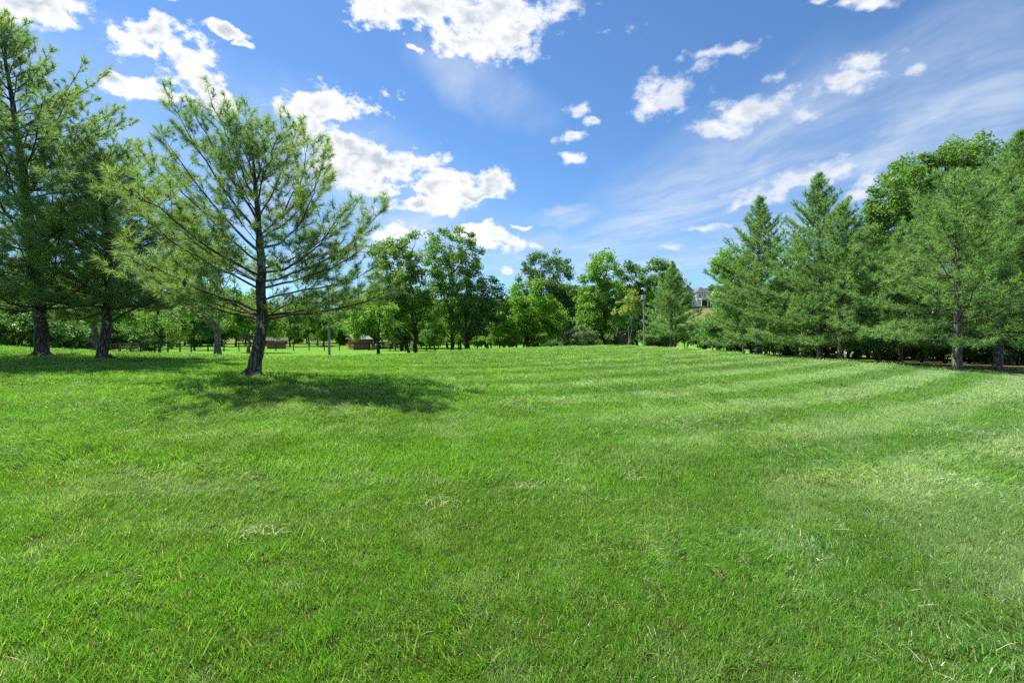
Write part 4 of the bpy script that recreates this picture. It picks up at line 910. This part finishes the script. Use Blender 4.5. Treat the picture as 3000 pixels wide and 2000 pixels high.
# ------------------------------------------------------------------ turf: blades of grass in tufts
def grass_mat(name, far):
    m, w = material(name)
    g = w.n('ShaderNodeNewGeometry')
    pa = w.n('ShaderNodeAttribute', attribute_type='INSTANCER', attribute_name='pale'); lu = w.n('ShaderNodeAttribute', attribute_type='INSTANCER', attribute_name='lush'); rn = w.n('ShaderNodeAttribute', attribute_type='INSTANCER', attribute_name='rnd')
    isl = g.outputs['Random Per Island']
    col = w.mix(isl, (0.050, 0.150, 0.015), (0.200, 0.390, 0.048))
    col = w.mix(w.math('MULTIPLY', lu.outputs['Fac'], 0.80), col, (0.155, 0.375, 0.026))
    col = w.mix(w.math('MULTIPLY', rn.outputs['Fac'], 0.35), col, (0.040, 0.130, 0.022))
    col = w.mix(w.math('MULTIPLY', pa.outputs['Fac'], w.mapr(isl, 0.1, 0.9, 0.45, 1.0)), col, (0.375, 0.510, 0.300))  # silvery sheen of leaning blades painted in as a pale tint
    if not far: col = w.mix(w.mapr(isl, 0.972, 0.978), col, (0.40, 0.37, 0.21))
    p = bsdf(w, col, 0.55 if far else 0.37, 0.30 if far else 0.42)
    t = w.n('ShaderNodeBsdfTranslucent'); w.l(w.mix(1.0, col, (1.55, 1.55, 0.7), 'MULTIPLY'), t.inputs[0])
    mx = w.n('ShaderNodeMixShader'); mx.inputs[0].default_value = 0.45; w.l(p, mx.inputs[1]); w.l(t.outputs[0], mx.inputs[2])
    outp(w, mx.outputs[0]); return m
MAT['grass'] = grass_mat('grass_blade', False); MAT['clover'] = leaf_mat('clover', (0.060, 0.150, 0.030), (0.110, 0.220, 0.045), None, 0.35, 0.9, 0.02); MAT['grass_far'] = grass_mat('grass_blade_far', True)

def tuft_mesh(seed, blades, spread, h, wid, bend, straw=False):
    rng = np.random.default_rng(seed); n = blades
    r = spread*np.sqrt(rng.random(n)); a = rng.random(n)*6.283
    base = np.stack([r*np.cos(a), r*np.sin(a), np.full(n, -0.008)], 1)
    az = rng.random(n)*6.283; hh = h*rng.uniform(0.45, 1.15, n); tilt = bend*rng.uniform(0.2, 1.2, n)
    if straw: tilt = rng.uniform(1.1, 1.5, n)
    d = np.stack([np.cos(az)*np.sin(tilt), np.sin(az)*np.sin(tilt), np.cos(tilt)], 1)
    d2 = unit(d+np.stack([np.cos(az), np.sin(az), -0.35*np.ones(n)], 1)*(0.5*tilt)[:, None])
    side = unit(np.cross(d, unit(rng.normal(size=(n, 3)))))*(wid*0.5*rng.uniform(.6, 1.25, n))[:, None]
    mid = base+d*(hh*0.55)[:, None]; tip = mid+d2*(hh*0.45)[:, None]
    V = np.stack([base-side, base+side, mid-side*0.85, mid+side*0.85, tip], 1).reshape(-1, 3)
    i = np.arange(n)[:, None]*5
    return np_mesh('grass_tuft', V, [i+np.array([[2, 3, 4]]), i+np.array([[0, 1, 3, 2]])])
# kinds: short near turf, taller near turf, coarser turf further off, dry straw
kinds = [tuft_mesh(1, 34, 0.060, 0.054, 0.0032, 0.55), tuft_mesh(2, 30, 0.055, 0.062, 0.0038, 0.65), tuft_mesh(3, 26, 0.060, 0.072, 0.0036, 0.75), tuft_mesh(4, 30, 0.070, 0.048, 0.0030, 0.9),
         tuft_mesh(5, 36, 0.10, 0.075, 0.0060, 0.65), tuft_mesh(6, 36, 0.11, 0.070, 0.0065, 0.8), tuft_mesh(7, 36, 0.20, 0.085, 0.014, 0.75), tuft_mesh(8, 36, 0.22, 0.080, 0.015, 0.9),
         tuft_mesh(9, 9, 0.09, 0.11, 0.0024, 0.9, True), tuft_mesh(10, 5, 0.03, 0.12, 0.0050, 0.55)]
def clover_mesh(seed, n, spread, size, h):
    rng = np.random.default_rng(seed); bg = Bag()
    for i in range(n):
        c = np.array([*(rng.normal(0, spread, 2)), h*rng.uniform(.6, 1.2)]); a0 = rng.random()*6.28; tl = rng.normal(0, .25, 2)
        for q in range(3):
            a_ = a0+q*2.094; u = np.array([math.cos(a_), math.sin(a_), tl[0]]); v = np.array([-math.sin(a_), math.cos(a_), tl[1]]); s_ = size*rng.uniform(.8, 1.2)
            bg.add(np.array([c, c+u*s_*.6+v*s_*.5, c+u*s_*1.05+v*s_*.2, c+u*s_*1.05-v*s_*.2, c+u*s_*.6-v*s_*.5])+UP*0.002*q, None, None); bg.T.append(np.array([[0, 1, 2], [0, 2, 3], [0, 3, 4]])+bg.n-5)
    return bg.mesh('grass_tuft')
kinds += [clover_mesh(21, 16, 0.055, 0.0085, 0.034), clover_mesh(22, 5, 0.03, 0.016, 0.030)]
src = []
for i, me in enumerate(kinds):
    me.materials.append(MAT['straw'] if i == 8 else MAT['clover'] if i > 9 else MAT['grass_far'] if i in (4, 5, 6, 7) else MAT['grass']); src.append(bpy.data.objects.new('grass_tuft_source', me))

def scatter():
    rng = np.random.default_rng(77); out = []
    def zone(y0, y1, dens, ks, smin, smax, fade=0.0):
        n = int(dens*(1.30*(y1*y1-y0*y0)+6.0*(y1-y0)))
        y = np.sqrt(rng.uniform(y0*y0, y1*y1, int(n*1.05))); x = rng.uniform(-1, 1, len(y))*(1.30*y+2.0)
        if fade:
            k = rng.random(len(y)) < 1-sstep(y, y1-fade, y1); x, y = x[k], y[k]
        kk = rng.choice(ks, len(x)); out.append((x, y, kk, rng.uniform(smin, smax, len(x))))
    zone(0.4, 4.5, 620, [0, 0, 1, 1, 2, 3], 0.75, 1.25)
    zone(4.5, 9.0, 330, [0, 1, 1, 2, 3, 4], 0.95, 1.45)
    zone(9.0, 17, 115, [4, 5, 5], 1.0, 1.5)
    zone(17, 44, 26, [6, 7], 0.8, 1.25, 22)
    zone(0.4, 9, 26, [8], 0.6, 1.3); zone(0.4, 7, 7, [9], 0.9, 1.5); zone(0.4, 7, 6, [10], 0.7, 1.1); zone(0.4, 6, 1.2, [11], 0.6, 0.9)
    x, y, k, s = (np.concatenate(c) for c in zip(*out))
    keep = ~bed_keep(x, y)
    for px, D, r in ((740, 12, .62), (122, 17, .75), (305, 16.5, .65), (2805, 18.4, .7)):
        b = at(px, D); keep &= rng.random(len(x)) < sstep(np.hypot(x-b.x, y-b.y), r*0.35, r)
    x, y, k, s = x[keep], y[keep], k[keep], s[keep]
    pale, lush, ang, amt, stripe = lawn_fields(x, y)
    z = ground_z(x, y); n = len(x)
    s = s*(0.80+0.40*fbm(x*1.3, y*1.3, 91))*np.where(y < 8, 0.60+0.60*fbm(x*7, y*7, 93), 0.92)
    # lean: tilt about a level axis after a random spin
    spin = rng.random(n)*6.283; tilt = amt*rng.uniform(0.4, 1.3, n); ang = ang+rng.normal(0, 0.35, n)
    cx, sx = np.cos(ang+np.pi/2), np.sin(ang+np.pi/2)
    from mathutils import Quaternion
    half = tilt/2; q1 = np.stack([np.cos(half), np.sin(half)*cx, np.sin(half)*sx, 0*half], 1)
    q2 = np.stack([np.cos(spin/2), 0*spin, 0*spin, np.sin(spin/2)], 1)
    w_ = q1[:, 0]*q2[:, 0]-q1[:, 3]*q2[:, 3]; X = q1[:, 1]*q2[:, 0]+q1[:, 2]*q2[:, 3]; Y = q1[:, 2]*q2[:, 0]-q1[:, 1]*q2[:, 3]; Z = q1[:, 0]*q2[:, 3]+q1[:, 3]*q2[:, 0]
    ex = np.arctan2(2*(w_*X+Y*Z), 1-2*(X*X+Y*Y)); ey = np.arcsin(np.clip(2*(w_*Y-Z*X), -1, 1)); ez = np.arctan2(2*(w_*Z+X*Y), 1-2*(Y*Y+Z*Z))
    me = bpy.data.meshes.new('grass'); me.vertices.add(n); me.vertices.foreach_set('co', np.stack([x, y, z], 1).astype(np.float32).ravel())
    def attr(nm, typ, v, f='value'): a = me.attributes.new(nm, typ, 'POINT'); a.data.foreach_set(f, v.ravel())
    attr('rot', 'FLOAT_VECTOR', np.stack([ex, ey, ez], 1).astype(np.float32), 'vector'); attr('size', 'FLOAT', s.astype(np.float32)); attr('pick', 'INT', k.astype(np.int32))
    pale = np.clip(pale+rng.normal(0, 0.10, n)+0.35*sstep(fbm(x*3.1, y*2.6, 97), 0.56, 0.72), 0, 1)
    attr('pale', 'FLOAT', pale.astype(np.float32)); lush = np.clip(lush+np.where(y < 9, 0.9*(fbm(x*6.5, y*5.5, 95)-0.5), 0), 0, 1)
    attr('lush', 'FLOAT', lush.astype(np.float32)); attr('rnd', 'FLOAT', rng.random(n).astype(np.float32))
    print('grass tufts', n)
    return me
gme = scatter(); go = link('grass', gme); tag(go, 'short green blades of mown grass covering the lawn', 'grass', kind='stuff')
ng = bpy.data.node_groups.new('grass_scatter', 'GeometryNodeTree')
ng.interface.new_socket('Geometry', in_out='INPUT', socket_type='NodeSocketGeometry'); ng.interface.new_socket('Geometry', in_out='OUTPUT', socket_type='NodeSocketGeometry')
gi = ng.nodes.new('NodeGroupInput'); gout = ng.nodes.new('NodeGroupOutput'); jn = ng.nodes.new('GeometryNodeJoinGeometry')
for o in reversed(src):
    oi = ng.nodes.new('GeometryNodeObjectInfo'); oi.inputs['Object'].default_value = o; oi.inputs['As Instance'].default_value = False
    ti = ng.nodes.new('GeometryNodeGeometryToInstance'); ng.links.new(oi.outputs['Geometry'], ti.inputs[0]); ng.links.new(ti.outputs[0], jn.inputs[0])
ip = ng.nodes.new('GeometryNodeInstanceOnPoints'); ng.links.new(gi.outputs[0], ip.inputs['Points']); ng.links.new(jn.outputs[0], ip.inputs['Instance']); ip.inputs['Pick Instance'].default_value = True
def named(nm, typ):
    a = ng.nodes.new('GeometryNodeInputNamedAttribute'); a.data_type = typ; a.inputs[0].default_value = nm; return a.outputs[0]
e2r = ng.nodes.new('FunctionNodeEulerToRotation'); ng.links.new(named('rot', 'FLOAT_VECTOR'), e2r.inputs[0])
ng.links.new(named('pick', 'INT'), ip.inputs['Instance Index']); ng.links.new(e2r.outputs[0], ip.inputs['Rotation']); ng.links.new(named('size', 'FLOAT'), ip.inputs['Scale'])
ng.links.new(ip.outputs[0], gout.inputs[0])
md = go.modifiers.new('scatter', 'NODES'); md.node_group = ng

# ------------------------------------------------------------------ small things on the lawn
def clump(label, px, py, r, n, seed):
    D = None
    for d in np.arange(2, 40, 0.05):   # where the sight line meets the ground
        x = (px-1500)/F*d
        if CAMZ-(py-1000)/F*d <= gz(x, d)+0.02: D = d; break
    b = Vector((x, D, gz(x, D)+0.035)); rng = np.random.default_rng(seed); bg = Bag()
    for i in range(n):
        p = rng.normal(0, r, 3)*[1, .7, .10]; a0 = rng.random()*6.28; L = rng.uniform(.06, .14); d = np.array([math.cos(a0), math.sin(a0), rng.normal(0, .15)])
        s_ = np.array([-d[1], d[0], 0])*0.0014; q = p+d*L*.5+UP*rng.uniform(0, .02); e = p+d*L
        bg.add(np.array([p-s_, p+s_, q+s_, q-s_, e]), [[3, 2, 4]], [[0, 1, 2, 3]])
    tag(link('grass_clippings', bg.mesh('clippings'), MAT['straw'], None, b), label, 'clippings', 'dry clumps of clippings on the lawn'); return b
clump('dry pale tuft of clippings near the picture centre on the open lawn', 1545, 1430, .07, 40, 1)
clump('dry pale swath of clippings left of the centre tuft', 1285, 1482, .10, 45, 2)
clump('small dry clump of clippings on the lawn far left', 365, 1270, .08, 40, 3)
clump('loose dry strands of clippings low left of centre', 750, 1570, .10, 45, 4)
clump('thin dry strands of clippings right of the centre tuft', 1860, 1400, .10, 35, 5)
def leaf(label, px, py, s, seed):
    for d in np.arange(1, 30, 0.02):
        x = (px-1500)/F*d
        if CAMZ-(py-1000)/F*d <= gz(x, d)+0.04: break
    rng = np.random.default_rng(seed); a = np.linspace(0, 2*np.pi, 13)[:-1]; rr = s*(0.7+0.3*np.cos(a*5))*(1+0.2*np.cos(a))
    V = np.vstack([np.stack([rr*np.cos(a), rr*np.sin(a), 0.35*s*np.sin(a)**2], 1), [[0, 0, 0]]]); T = [[i, (i+1) % 12, 12] for i in range(12)]
    bg = Bag(); bg.add(V, T); V2 = V-UP*0.002; bg.add(V2, [t[::-1] for t in T]); o = link('fallen_leaf', bg.mesh('fallen_leaf'), MAT['dead_leaf'], None, (x, d, gz(x, d)+0.045)); o.rotation_euler = (0.5, 0.2, seed); tag(o, label, 'leaf', 'fallen leaves on the lawn')
leaf('curled brown fallen leaf on the lawn at lower left', 770, 1633, 0.024, 1)
leaf('pale brown fallen leaf in the grass at the bottom centre', 1440, 1942, 0.022, 2)
print('TRI', TRI, 'mesh tris', sum(len(m.polygons)*(2 if m.name.startswith('tree_leaves') else 1) for m in bpy.data.meshes))
